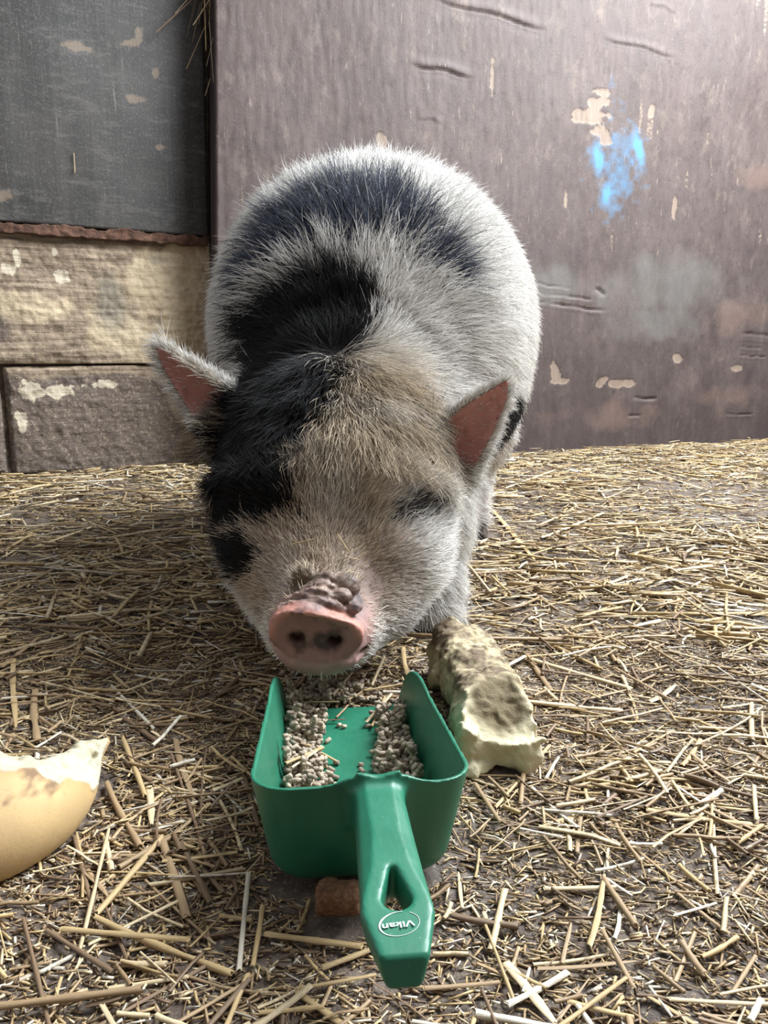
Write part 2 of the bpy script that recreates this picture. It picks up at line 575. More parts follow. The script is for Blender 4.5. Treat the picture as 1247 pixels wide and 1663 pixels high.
def block_material():
    t = NT('rendered_block_masonry')
    v = t.coord('Object')
    trowel = t.noise(t.coord('Object', (5, 5, 90), rot=(0, 0.05, 0)), 1.0, 4, 0.6)
    blot = t.noise(v, 14, 6, 0.65)
    pit = t.noise(v, 70, 5, 0.75)
    rag = t.math('MULTIPLY', t.math('SUBTRACT', t.noise(v, 55, 6, 0.75), 0.5), 1.3)
    spk = t.noise(v, 130, 5, 0.75)
    c = t.mix(t.ramp(blot, [(0.3, 0.0), (0.7, 1.0)]), (0.135, 0.096, 0.066), (0.27, 0.205, 0.145))
    c = t.mix(t.ramp(trowel, [(0.42, 0.0), (0.62, 0.75)]), c, (0.42, 0.33, 0.235))
    mt = t.noise(v, 38, 8, 0.78)
    c = t.mix(t.ramp(mt, [(0.32, 0.7), (0.50, 0.0)]), c, (0.085, 0.058, 0.040))
    at = t.n('ShaderNodeAttribute')
    at.attribute_name = 'mask'
    m = t.sep(at.outputs['Color'])
    vs_ = t.noise(t.coord('Object', (22, 22, 2.5)), 1.0, 5, 0.65)
    c = t.mix(t.ramp(t.math('ADD', m[0], t.math('MULTIPLY', t.math('SUBTRACT', vs_, 0.5), 1.2)), [(0.22, 0.0), (0.62, 0.9)]), c, t.mix(blot, (0.34, 0.255, 0.15), (0.70, 0.58, 0.41)))
    c = t.mix(t.ramp(m[2], [(0.3, 0.0), (0.8, 0.6)]), c, (0.20, 0.19, 0.15))
    c = t.mix(t.ramp(t.math('ADD', at.outputs['Alpha'], t.math('MULTIPLY', rag, 0.5)), [(0.3, 0.0), (0.6, 0.9)]), c, t.mix(pit, (0.055, 0.042, 0.036), (0.17, 0.132, 0.112)))
    c = t.mix(t.math('MULTIPLY', t.ramp(spk, [(0.54, 0.0), (0.62, 0.75)]), 1.0), c, (0.38, 0.30, 0.215))
    c = t.mix(t.ramp(t.math('ADD', m[1], t.math('MULTIPLY', rag, t.math('GREATER_THAN', m[1], 0.06))), [(0.46, 0.0), (0.56, 0.9)]), c, (0.56, 0.49, 0.37))
    c = t.mix(t.ramp(pit, [(0.28, 0.6), (0.38, 0.0)]), c, (0.05, 0.04, 0.032))
    t.bump(t.math('ADD', pit, t.math('ADD', trowel, blot)), 0.6, 0.006)
    return t.set(Base_Color=c, Roughness=0.9)


mortar = NT('crumbling_mortar')
mv = mortar.coord('Object')
mn = mortar.noise(mv, 50, 5, 0.7)
mortar.bump(mn, 0.8, 0.008)
mortar.set(Base_Color=mortar.ramp(mn, [(0.3, (0.05, 0.04, 0.032)), (0.7, (0.20, 0.155, 0.115))]), Roughness=0.95)
wall_left = slab('wall_left', -0.9, 0.76, -0.02, 2.15, 90, 130, 0.14, lambda u, v: -0.012 + 0.004 * fbm(P3(u, v), 30, 3, 3), mortar.m, LEFT_M, kind='structure')
wall_left['label'] = 'low masonry wall of rough rendered blocks'
bmat = block_material()
for (u0, u1, v0, v1, off) in [(-0.86, -0.3, 0.30, 0.70, 0), (-0.292, 0.642, 0.312, 0.70, 1), (-0.60, 0.022, 0.0, 0.295, 2), (0.034, 0.642, -0.01, 0.306, 3)]:
    def bd(u, v, o=off, e=(u0, u1, v0, v1)):
        P = P3(u, v, o * 3.1)
        edge = np.minimum(np.minimum(u - e[0], e[1] - u), np.minimum(v - e[2], e[3] - v))
        up = 1.0 if o in (0, 1) else 0.0
        return 0.012 + 0.006 * up + 0.006 * fbm(P, 8, 51, 2) + 0.0035 * fbm(P, 45, 52, 3) + up * 0.002 * fbm(P3(u * 0.12, v), 70, 5, 2) - (0.014 if o != 1 else 0.009) * sstep(0.010 + 0.010 * np.abs(noise(P, 25, 4)), 0.0, edge) * (1 - 0.95 * sstep(0.16, 0.30, u + 0.05 * noise(P, 12, 3)) * (o in (1, 3)))
    nu = int((u1 - u0) / 0.004)
    nv = int((v1 - v0) / 0.004)
    slab('block', u0, u1, v0, v1, nu, nv, 0.03, bd, bmat, LEFT_M, block_masks, parent=wall_left)


# ---- dark board above the masonry, its lower edge crumbling and rusty brown
def dark_edge(u):
    return 0.672 + 0.004 * noise(P3(u, 0), 30, 7) + 0.003 * noise(P3(u, 0), 90, 9)


def dark_mat():
    t = NT('dark_coated_board')
    v = t.coord('Object')
    sv = t.noise(t.coord('Object', (60, 60, 1.5)), 1.0, 5, 0.65)
    sc = t.noise(t.coord('Object', (12, 12, 45), rot=(0, 0.9, 0)), 1.0, 5, 0.7)
    sc2 = t.noise(t.coord('Object', (14, 14, 60), rot=(0, -0.7, 0)), 1.0, 5, 0.7)
    blot = t.noise(v, 6, 6, 0.65)
    speck = t.noise(v, 150, 5, 0.7)
    rag = t.math('MULTIPLY', t.math('SUBTRACT', t.noise(v, 70, 6, 0.75), 0.5), 1.6)
    vl = t.noise(t.coord('Object', (140, 140, 6)), 1.0, 4, 0.7)
    c = t.mix(t.ramp(blot, [(0.3, 0.0), (0.7, 1.0)]), (0.014, 0.013, 0.012), (0.046, 0.041, 0.037))
    c = t.mix(t.ramp(sv, [(0.5, 0.0), (0.7, 0.35)]), c, (0.075, 0.070, 0.066))
    c = t.mix(t.ramp(sc, [(0.54, 0.0), (0.68, 0.5)]), c, (0.105, 0.097, 0.090))
    c = t.mix(t.ramp(sc2, [(0.56, 0.0), (0.68, 0.45)]), c, (0.10, 0.092, 0.086))
    c = t.mix(t.ramp(speck, [(0.54, 0.0), (0.68, 0.55)]), c, (0.15, 0.137, 0.125))
    c = t.mix(t.ramp(vl, [(0.64, 0.0), (0.74, 0.5)]), c, (0.24, 0.22, 0.20))
    at = t.n('ShaderNodeAttribute')
    at.attribute_name = 'mask'
    m = t.sep(at.outputs['Color'])
    c = t.mix(t.ramp(t.math('ADD', m[0], t.math('MULTIPLY', rag, t.math('GREATER_THAN', m[0], 0.06))), [(0.35, 0.0), (0.7, 0.55)]), c, (0.24, 0.175, 0.12))
    t.bump(t.math('ADD', speck, t.math('ADD', sc, sv)), 0.3, 0.002)
    return t.set(Base_Color=c, Roughness=0.55)


def dark_masks(u, v):
    P = P3(u, v, 1.0)
    n1 = fbm(P, 40, 231, 3)
    m = np.zeros(len(u))
    for c in [(0.43, 1.19, 0.035, 0.015, 0.3), (0.46, 1.225, 0.012, 0.03, 0), (0.50, 1.13, 0.015, 0.02, 0), (0.44, 1.05, 0.06, 0.02, 0), (0.30, 1.16, 0.05, 0.015, 0), (0.50, 0.93, 0.03, 0.01, 0), (0.06, 0.76, 0.04, 0.02, 0)]:
        m = np.maximum(m, ellm(u, v, *c))
    m = np.clip(m * 0.9 + 0.45 * n1 - 0.1, 0, 1) * (m > 0.02)
    z = np.zeros(len(u))
    return np.stack([m, z, z, z], 1)


U0, U1 = -0.9, 0.630
dark_board = slab('panel', U0, U1, 0.692, 2.1, 200, 190, 0.0, lambda u, v: 0.040 + 0.002 * fbm(P3(u, v), 6, 71, 2), dark_mat(), None, dark_masks, edge=lambda U, W: (U + (0.004 + 0.020 * (W - 0.69)) * (U + 0.9) / 1.53, W), parent=wall_left)
dark_board['label'] = 'dark grey scuffed board above the blocks'
rust = NT('rusty_board_edge')
rn = rust.noise(rust.coord('Object'), 60, 6, 0.7)
rust.bump(rn, 0.8, 0.006)
rust.set(Base_Color=rust.ramp(rn, [(0.3, (0.035, 0.018, 0.012)), (0.55, (0.11, 0.052, 0.032)), (0.75, (0.22, 0.125, 0.08))]), Roughness=0.9)


def rust_edge(U, W):
    top = 0.692 + 0.006 * noise(P3(U, 0.0), 28, 7) + 0.003 * noise(P3(U, 0), 90, 9)
    bot = 0.664 + 0.003 * noise(P3(U, 0.0), 60, 17)
    s = (W - 0.66) / 0.03
    return U, bot + (top - bot) * s


dark_edge_o = slab('panel_edge', U0, U1, 0.66, 0.69, 300, 9, 0.0, lambda u, v: 0.041 + 0.004 * fbm(P3(u, v), 60, 72, 2), rust.m, None, None, edge=rust_edge, parent=dark_board)
dark_edge_o['label'] = 'crumbling rusty brown lower edge'

# ---- unseen wall added behind the camera to cut ambient light from the front
fw = NT('blocker_timber')
fwn = fw.noise(fw.coord('Object', (9, 9, 1.2)), 1.0, 5, 0.6)
fw.set(Base_Color=fw.ramp(fwn, [(0.3, (0.07, 0.05, 0.04)), (0.7, (0.16, 0.12, 0.10))]), Roughness=0.9)
from mathutils import Matrix
blocker_wall_front = slab('blocker_wall_front', -2.0, 3.2, -0.02, 2.5, 40, 30, 0.05, lambda u, v: 0.004 * fbm(P3(u, v), 5, 8, 2), fw.m, Matrix.Translation((0, -0.72, 0)) @ Matrix.Rotation(pi, 4, 'Z') @ Matrix.Translation((-1.0, 0, 0)), kind='structure')
blocker_wall_front['label'] = 'unseen dark wall added behind the camera to block ambient light'

# ---- post in the corner between the two boards
post_t = NT('dark_reddish_timber')
pn = post_t.noise(post_t.coord('Object', (70, 70, 4)), 1.0, 5, 0.65)
post_t.bump(pn, 0.5, 0.003)
post_t.set(Base_Color=post_t.ramp(pn, [(0.3, (0.018, 0.010, 0.010)), (0.7, (0.075, 0.040, 0.038))]), Roughness=0.8)
post = slab('post', -1.058, -0.93, -0.01, 2.15, 24, 160, 0.155, lambda u, v: -0.0245 + 0.0 * u, post_t.m, None, edge=lean, parent=wall_back)
post['label'] = 'dark reddish timber post behind the sheet edge'

# ================================================================== PIG
pig_xs = axis_steps(-0.36, (-0.285, 0.008), (-0.115, 0.0032), (-0.008, 0.0014), (0.165, 0.0032), (0.32, 0.008))
pig_ys = axis_steps(0.62, (0.705, 0.0014), (0.99, 0.0032), (1.82, 0.009))
pig_zs = axis_steps(-0.006, (0.03, 0.004), (0.14, 0.0014), (0.37, 0.0035), (0.72, 0.009))
f = Field(pig_xs, pig_ys, pig_zs)

SN = np.array([-0.061, 0.657, 0.093])                       # centre of the snout disc
sn_n = norm(np.array([0.03, -0.98, -0.13]))                # the way the disc faces
sn_r = norm(np.cross(np.array([0.06, 0, 1.0]), sn_n))       # across
sn_r = sn_r if sn_r[0] > 0 else -sn_r
sn_u = np.cross(sn_r, sn_n)
sn_u = sn_u if sn_u[2] > 0 else -sn_u
SR = np.stack([sn_r, sn_u, sn_n])
EYES = [np.array([-0.126, 0.796, 0.184]), np.array([0.006, 0.796, 0.178])]
EARS = [  # root, tip, low edge, width, length of the flap
    dict(B=(-0.160, 0.925, 0.268), T=(-0.262, 0.905, 0.350), face=(0.30, -0.90, -0.32), lo=0.056, up=0.018, in0=0.16, qu=-0.72),
    dict(B=(0.052, 0.915, 0.235), T=(0.141, 0.880, 0.312), face=(-0.05, -0.95, -0.30), lo=0.066, up=0.014, in0=-0.02, qu=-1.0),
]


def snp(a, b, c):
    return SN + sn_r * a + sn_u * b + sn_n * c


# trunk
f.ell((-0.018, 1.40, 0.380), (0.276, 0.36, 0.268), 0.03)
f.ell((-0.016, 1.58, 0.380), (0.235, 0.24, 0.245), 0.06)
f.ell((-0.018, 1.19, 0.345), (0.200, 0.19, 0.195), 0.08)
f.ell((-0.015, 1.36, 0.270), (0.228, 0.33, 0.15), 0.06)
# neck and throat
f.cone((-0.03, 1.21, 0.37), (-0.05, 0.975, 0.235), 0.172, 0.112, 0.07)
f.ell((-0.048, 0.94, 0.165), (0.122, 0.13, 0.095), 0.05)
# skull
f.ell((-0.055, 0.905, 0.212), (0.122, 0.115, 0.092), 0.05)
f.ell((-0.058, 0.85, 0.185), (0.108, 0.085, 0.075), 0.04)
# muzzle and lower jaw
f.cone((-0.060, 0.815, 0.135), (-0.061, 0.694, 0.094), 0.074, 0.0315, 0.035)
f.ell((-0.061, 0.700, 0.090), (0.0415, 0.040, 0.027), 0.012)
f.ell((-0.059, 0.735, 0.075), (0.056, 0.075, 0.036), 0.03)
f.ell((-0.060, 0.680, 0.0655), (0.036, 0.030, 0.017), 0.012)
# jowls and cheeks
f.ell((-0.112, 0.815, 0.133), (0.060, 0.070, 0.062), 0.04)
f.ell((0.008, 0.815, 0.130), (0.056, 0.072, 0.056), 0.04)
f.ell((-0.096, 0.785, 0.090), (0.042, 0.058, 0.038), 0.03)
f.ell((-0.012, 0.785, 0.086), (0.045, 0.058, 0.038), 0.03)
# brows
f.cone((-0.158, 0.815, 0.200), (-0.098, 0.780, 0.205), 0.017, 0.017, 0.025)
f.cone((0.045, 0.822, 0.196), (-0.018, 0.782, 0.203), 0.017, 0.017, 0.025)
# cheek bags below the eyes
f.cone((-0.155, 0.800, 0.163), (-0.105, 0.772, 0.160), 0.013, 0.013, 0.02)
f.cone((0.040, 0.802, 0.160), (-0.012, 0.774, 0.156), 0.013, 0.013, 0.02)
# eye sockets, long narrow slits
for i, e in enumerate(EYES):
    f.ell(e + np.array([0, -0.010, -0.001]), (0.016, 0.020, 0.0060), 0.008, sub=True)
# legs
for (sh, el, wr, ft, r) in [
    ((0.060, 1.04, 0.23), (0.060, 0.985, 0.13), (0.061, 0.955, 0.065), (0.062, 0.938, 0.028), (0.066, 0.040, 0.029, 0.025)),
    ((-0.130, 1.03, 0.23), (-0.140, 1.00, 0.13), (-0.136, 0.975, 0.065), (-0.134, 0.958, 0.028), (0.080, 0.050, 0.033, 0.027)),
    ((0.140, 1.50, 0.27), (0.165, 1.43, 0.20), (0.172, 1.49, 0.115), (0.172, 1.452, 0.03), (0.120, 0.070, 0.038, 0.028)),
    ((-0.170, 1.52, 0.27), (-0.195, 1.45, 0.20), (-0.202, 1.51, 0.115), (-0.202, 1.475, 0.03), (0.120, 0.070, 0.038, 0.028)),
]:
    f.cone(sh, el, r[0], r[1], 0.05)
    f.cone(el, wr, r[1], r[2], 0.025)
    f.cone(wr, ft, r[2], r[3], 0.015)
# tail
f.cone((-0.015, 1.70, 0.47), (-0.01, 1.775, 0.42), 0.022, 0.012, 0.03)
f.cone((-0.01, 1.775, 0.42), (0.0, 1.78, 0.31), 0.012, 0.008, 0.01)


# ears: thin cupped flaps
def ear_frame(e):
    B, T = np.array(e['B']), np.array(e['T'])
    u = T - B
    L = np.linalg.norm(u)
    u = u / L
    w = np.array(e['face'])
    w = norm(w - u * (w @ u))
    v = np.cross(w, u)
    if v[2] > 0:
        v = -v                                              # v runs down to the lower edge
    return B, u, v, w, L


def ear_coords(e, x, y, z):
    B, u, v, w, L = ear_frame(e)
    px, py, pz = x - B[0], y - B[1], z - B[2]
    a = (px * u[0] + py * u[1] + pz * u[2]) / L
    b = px * v[0] + py * v[1] + pz * v[2]
    c = px * w[0] + py * w[1] + pz * w[2]
    return a, b, c, L


def ear_shape(e, a, b, c, L):
    t = np.clip(a, 0, 1)
    lo = e['lo'] * (1 - t) ** 0.72 * (0.55 + 0.45 * sstep(-0.30, 0.18, a)) + 0.0015
    up = -e['up'] * (1 - t) ** 0.6 - 0.0015
    hw, mid = (lo - up) / 2, (lo + up) / 2
    q = (b - mid) / hw
    ws = 0.020 * np.clip(np.abs(q), 0, 1.3) ** 2.2 * (1 - 0.6 * t) - 0.012 + 0.020 * (1 - t) * np.clip(q, -1, 1) * 0.3 + 0.010 * t * t
    th = 0.0042 + 0.006 * (1 - t) ** 2
    return q, hw, ws, th


for e in EARS:
    def fn(x, y, z, e=e):
        a, b, c, L = ear_coords(e, x, y, z)
        q, hw, ws, th = ear_shape(e, a, b, c, L)
        d1 = np.abs(c - ws) - th
        d2 = (np.abs(q) - 1) * hw
        d3 = np.maximum(a - 1.0, -a - 0.35) * L
        m = np.maximum(d2, d3)
        # rounded rim
        return np.where((d1 > -0.004) & (m > -0.004), np.sqrt(np.maximum(d1 + 0.004, 0) ** 2 + np.maximum(m + 0.004, 0) ** 2) - 0.004, np.maximum(d1, m)) * 0.8
    B, u, v, w, L = ear_frame(e)
    pts = np.array([B - u * 0.3 * L - 0.06 * v, B - u * 0.3 * L + 0.07 * v, B + u * L * 1.05 - 0.04 * v, B + u * L * 1.05 + 0.06 * v])
    f.op(pts.min(0) - 0.03, pts.max(0) + 0.03, fn, 0.013)

# the disc of the snout, dished, with nostrils and the folded hide above it


def disc(x, y, z):
    px, py, pz = x - SN[0], y - SN[1], z - SN[2]
    a = px * sn_r[0] + py * sn_r[1] + pz * sn_r[2]
    b = px * sn_u[0] + py * sn_u[1] + pz * sn_u[2]
    c = px * sn_n[0] + py * sn_n[1] + pz * sn_n[2]
    top = np.where(b > 0, 0.0235 - 0.15 * a + 0.005 * np.exp(-((a + 0.006) / 0.014) ** 2), 0.0225)
    e2 = (np.abs(a / 0.0430) ** 2.5 + np.abs(b / top) ** 2.3) ** (1 / 2.4)
    d2 = (e2 - 1) * 0.030
    front = c - 0.006 + 0.0045 * (1 - np.clip(e2, 0, 1) ** 3) - 0.006 * np.exp(-((b - 0.0225 + 0.10 * a) / 0.0045) ** 2)
    d1 = np.maximum(front, -c - 0.020)
    r = 0.006
    return np.where((d1 > -r) & (d2 > -r), np.sqrt(np.maximum(d1 + r, 0) ** 2 + np.maximum(d2 + r, 0) ** 2) - r, np.maximum(d1, d2)) * 0.85


f.op(SN - 0.06, SN + 0.06, disc, 0.007)
for s, bb in ((-1, -0.003), (1, -0.004)):
    f.ell(snp(0.0170 * s, bb - 0.001, 0.010), (0.0072, 0.0050, 0.020), 0.004, sub=True, R=SR)
# crease under the curled upper rim
f.ell(snp(-0.006, 0.0145, 0.010), (0.021, 0.0040, 0.008), 0.004, sub=True, R=SR)
# folds of hide on top of the muzzle
for k_, (dd, hh, wid, rad, sh) in enumerate([(-0.009, 0.0270, 0.030, 0.0052, -0.002), (-0.0175, 0.0310, 0.024, 0.0054, -0.001), (-0.0265, 0.0345, 0.021, 0.0058, 0.003), (-0.036, 0.0390, 0.018, 0.0062, 0.010)]):
    n_ = 7
    pts = []
    for i in range(n_ + 1):
        q = -1 + 2 * i / n_
        pts.append(snp(sh + wid * q, hh - 0.011 * q * q + 0.0012 * math.sin(5 * q + k_), dd - 0.004 * q * q))
    for i in range(n_):
        rr = rad * (1.0 + 0.22 * math.sin(3.1 * i + 2 * k_))
        f.cone(pts[i], pts[i + 1], rr, rr * 0.95, 0.0009)
f.ell(snp(0.024, 0.032, -0.036), (0.014, 0.012, 0.013), 0.002)
f.ell(snp(0.020, 0.029, -0.019), (0.011, 0.007, 0.007), 0.0012)
f.ell(snp(0.032, 0.020, -0.014), (0.008, 0.006, 0.006), 0.0015)
f.ell(snp(-0.016, 0.036, -0.045), (0.012, 0.008, 0.010), 0.006)
# mouth line on both sides
f.cone(snp(0.040, -0.026, -0.012), snp(0.056, -0.016, -0.075), 0.003, 0.004, 0.006, sub=True)
f.cone(snp(-0.040, -0.026, -0.012), snp(-0.058, -0.016, -0.075), 0.003, 0.004, 0.006, sub=True)
# neck and jowl skin folds
f.cone((0.075, 0.875, 0.185), (0.060, 0.855, 0.085), 0.005, 0.004, 0.018, sub=True)
f.cone((-0.185, 0.875, 0.185), (-0.175, 0.855, 0.085), 0.005, 0.004, 0.018, sub=True)

PV, PQ = f.mesh()
del f

# light smoothing keeps the coarse far side even
adj_n = np.zeros(len(PV))
acc = np.zeros_like(PV)
for a_, b_ in ((0, 1), (1, 2), (2, 3), (3, 0)):
    for q in range(3):
        acc[:, q] += np.bincount(PQ[:, a_], weights=PV[PQ[:, b_], q], minlength=len(PV))
        acc[:, q] += np.bincount(PQ[:, b_], weights=PV[PQ[:, a_], q], minlength=len(PV))
    adj_n += np.bincount(PQ[:, a_], minlength=len(PV)) + np.bincount(PQ[:, b_], minlength=len(PV))
PV = PV * 0.5 + 0.5 * acc / adj_n[:, None]
# fine wrinkles of the hide round snout and eyes
fn_ = np.cross(PV[PQ[:, 2]] - PV[PQ[:, 0]], PV[PQ[:, 3]] - PV[PQ[:, 1]])
PN = np.zeros_like(PV)
for c_ in range(4):
    for q in range(3):
        PN[:, q] += np.bincount(PQ[:, c_], weights=fn_[:, q], minlength=len(PV))
PN = norm(PN)
dS = np.linalg.norm(PV - SN, axis=1)
wr_ = sstep(0.075, 0.03, dS) * (PV[:, 2] > 0.05)
snx_top = sstep(0.014, 0.022, (PV - SN) @ sn_u) * sstep(-0.003, -0.010, (PV - SN) @ sn_n)
PV = PV + PN * (wr_ * (snx_top * 0.0016 * fbm(PV * np.array([1, 1.8, 1.8]), 150, 5, 2) + 0.0006 * fbm(PV, 190, 6, 2)))[:, None]

# ------------------------------------------------ coat pattern
def poly_in(px, pz, poly):
    """signed distance (positive inside) in the plane across the animal"""
    poly = np.asarray(poly, float)
    ins = np.zeros(len(px), bool)
    dmin = np.full(len(px), 1e9)
    n = len(poly)
    for i in range(n):
        x0, z0 = poly[i]
        x1, z1 = poly[(i + 1) % n]
        c = (z0 > pz) != (z1 > pz)
        with np.errstate(divide='ignore', invalid='ignore'):
            xi = (x1 - x0) * (pz - z0) / (z1 - z0) + x0
        ins ^= c & (px < xi)
        dx, dz = x1 - x0, z1 - z0
        t = np.clip(((px - x0) * dx + (pz - z0) * dz) / (dx * dx + dz * dz + 1e-12), 0, 1)
        dmin = np.minimum(dmin, np.hypot(px - x0 - t * dx, pz - z0 - t * dz))
    return np.where(ins, dmin, -dmin)


PATCH = {
    'neck': [(-0.133, 0.415), (-0.096, 0.437), (-0.049, 0.436), (-0.014, 0.412), (-0.018, 0.375), (-0.043, 0.341), (-0.054, 0.31), (-0.072, 0.286), (-0.082, 0.257), (-0.1, 0.233), (-0.091, 0.205), (-0.089, 0.179), (-0.112, 0.17), (-0.141, 0.178), (-0.158, 0.161), (-0.18, 0.129), (-0.19, 0.126), (-0.188, 0.169), (-0.187, 0.21), (-0.204, 0.245), (-0.175, 0.28), (-0.167, 0.311), (-0.188, 0.35), (-0.178, 0.386)],
    'cheek': [(-0.166, 0.147), (-0.143, 0.158), (-0.127, 0.148), (-0.126, 0.126), (-0.138, 0.108), (-0.157, 0.109)],
    'saddle': [(-0.202, 0.417), (-0.195, 0.46), (-0.164, 0.5), (-0.121, 0.537), (-0.071, 0.562), (-0.02, 0.567), (0.022, 0.55), (0.063, 0.515), (0.094, 0.47), (0.106, 0.429), (0.093, 0.411), (0.052, 0.426), (0.021, 0.453), (-0.018, 0.46), (-0.065, 0.457), (-0.113, 0.443), (-0.147, 0.421), (-0.174, 0.398)],
}



def coat(P):
    """black share, saddle share, face tan share, pink share, ear inner share"""
    x, y, z = P[:, 0], P[:, 1], P[:, 2]
    nz = 0.010 * fbm(P, 28, 3, 3)
    black = np.zeros(len(P))
    for name, ymin, ymax, soft in (('neck', 0.70, 1.22, 0.012), ('cheek', 0.6, 0.95, 0.007)):
        d = poly_in(x, z, PATCH[name]) + nz
        black = np.maximum(black, sstep(-soft, soft, d) * (y > ymin) * (y < ymax))
    d = 0.075 - np.linalg.norm((P - np.array([0.20, 1.16, 0.20])) * np.array([1, 0.8, 0.8]), axis=1) + nz  # shade on the lower flank, painted as a black spot
    black = np.maximum(black, sstep(-0.012, 0.012, d))
    d = poly_in(x, z, PATCH['saddle']) + 1.2 * nz
    saddle = sstep(-0.004, 0.026, d) * (y > 0.9) * (y < 1.45)
    eye = np.zeros(len(P))
    eye = np.maximum(eye, 0.85 * sstep(1.3, 0.7, np.sqrt(((x - EYES[1][0] - 0.012) / 0.036) ** 2 + ((z - EYES[1][2] - 0.002) / 0.015) ** 2 + ((y - 0.80) / 0.05) ** 2) + 6 * nz))
    eye = np.maximum(eye, 0.35 * sstep(1.4, 0.6, np.sqrt(((x - 0.045) / 0.04) ** 2 + ((z - 0.272) / 0.03) ** 2 + ((y - 0.92) / 0.07) ** 2) + 6 * nz))
    grey = eye
    face = sstep(1.02, 0.90, y + 0.35 * (z - 0.25))
    return black, saddle, grey, face


def ear_inner(P):
    m = np.zeros(len(P))
    back = np.zeros(len(P))
    for e in EARS:
        a, b, c, L = ear_coords(e, P[:, 0], P[:, 1], P[:, 2])
        q, hw, ws, th = ear_shape(e, a, b, c, L)
        near = (a > -0.15) & (a < 1.1) & (np.abs(q) < 1.2) & (np.abs(c - ws) < 0.02)
        m = np.maximum(m, near * (c > ws) * sstep(e['in0'], e['in0'] + 0.18, a - 0.10 * q) * sstep(0.98, 0.84, q) * sstep(e['qu'], e['qu'] + 0.22, q))
        back = np.maximum(back, near * (c <= ws) * sstep(0.0, 0.2, a))
        back = np.maximum(back, near * (np.abs(q) >= 0.85) * sstep(0.0, 0.2, a))
    return m, back


bk, sad, gry, fac = coat(PV)
ein, ebk = ear_inner(PV)
snx = (PV - SN) @ SR.T
e2 = (np.abs(snx[:, 0] / 0.0430) ** 2.5 + np.abs(snx[:, 1] / np.where(snx[:, 1] > 0, 0.0245 - 0.15 * snx[:, 0], 0.0225)) ** 2.3) ** (1 / 2.4)
disc_m = sstep(1.12, 0.98, e2) * (snx[:, 2] > -0.008)
snout_m = sstep(0.085, 0.045, dS)
n_s = fbm(PV, 90, 12, 3)
n_l = fbm(PV, 18, 13, 3)
skin = np.tile(np.array([[0.46, 0.385, 0.36]]), (len(PV), 1))
mixc = lambda C, w, c: C * (1 - w[:, None]) + np.array(c)[None, :] * w[:, None]
skin = mixc(skin, fac * 0.85, (0.225, 0.150, 0.122))
skin = mixc(skin, fac * sstep(0.0, 0.05, PV[:, 0]) * sstep(0.19, 0.16, PV[:, 2]) * 0.7, (0.42, 0.30, 0.27))
skin = mixc(skin, np.clip(bk, 0, 1), (0.012, 0.011, 0.012))
skin = mixc(skin, np.clip(sad, 0, 1), (0.030, 0.035, 0.046))  # hide under the saddle carries the painted blue sheen too
skin = mixc(skin, np.clip(gry, 0, 1) * 0.9, (0.045, 0.038, 0.040))
skin = mixc(skin, snout_m * 0.85, (0.36, 0.215, 0.195))
# grey wrinkled hide and grime on the bridge of the snout
brid = sstep(0.042, 0.022, np.linalg.norm((PV - snp(0.020, 0.030, -0.028)) * np.array([0.8, 1, 1.2]), axis=1))
skin = mixc(skin, np.clip(brid * (0.75 + 0.5 * n_s), 0, 1), (0.075, 0.060, 0.058))
b2 = sstep(0.040, 0.020, np.linalg.norm((PV - snp(-0.012, 0.032, -0.020)) * np.array([0.7, 1, 1.2]), axis=1)) * (snx[:, 2] < -0.006)
skin = mixc(skin, np.clip(b2 * (0.7 + 0.4 * n_s), 0, 1), (0.27, 0.19, 0.15))
b3 = sstep(0.03, 0.012, np.linalg.norm(PV - snp(-0.020, 0.036, -0.048), axis=1))
skin = mixc(skin, np.clip(b3 * 0.8, 0, 1), (0.11, 0.085, 0.045))
crk = sstep(0.30, 0.05, np.abs(fbm(PV * np.array([1, 1.5, 1.5]), 125, 44, 2))) * sstep(0.05, 0.03, np.linalg.norm((PV - snp(0.004, 0.030, -0.022)) * np.array([0.8, 1, 1.2]), axis=1))
skin = mixc(skin, crk * 0.45, (0.05, 0.035, 0.032))
skin = mixc(skin, disc_m * 0.9, (0.30, 0.155, 0.14))
rim_m = disc_m * sstep(0.74, 0.92, e2) * sstep(-0.008, 0.004, snx[:, 1])
skin = mixc(skin, np.clip(rim_m * 0.85, 0, 1), (0.44, 0.205, 0.155))
low = disc_m * sstep(0.010, -0.006, snx[:, 1])
# mud in and between the nostrils
mud = disc_m * np.clip(np.exp(-((snx[:, 0] - 0.004) / 0.023) ** 2 - ((snx[:, 1] + 0.005) / 0.0095) ** 2) * 1.5 + 0.9 * n_s - 0.15, 0, 1)
for s in (-1, 1):
    mud = np.maximum(mud, disc_m * 0.8 * sstep(0.013, 0.005, np.hypot(snx[:, 0] - 0.0170 * s, 1.25 * (snx[:, 1] + 0.0035))))
skin = mixc(skin, np.clip(mud, 0, 0.95), (0.045, 0.026, 0.022))
skin = mixc(skin, disc_m * np.clip((n_s - 0.55) * 3, 0, 0.8), (0.10, 0.05, 0.045))
skin = mixc(skin, ein, (0.47, 0.225, 0.20))
spot = sstep(0.0045, 0.0025, np.linalg.norm(PV - np.array([0.112, 0.872, 0.282]), axis=1)) * ein
skin = mixc(skin, ein * np.clip((n_s - 0.6) * 3, 0, 0.5), (0.2, 0.08, 0.07))
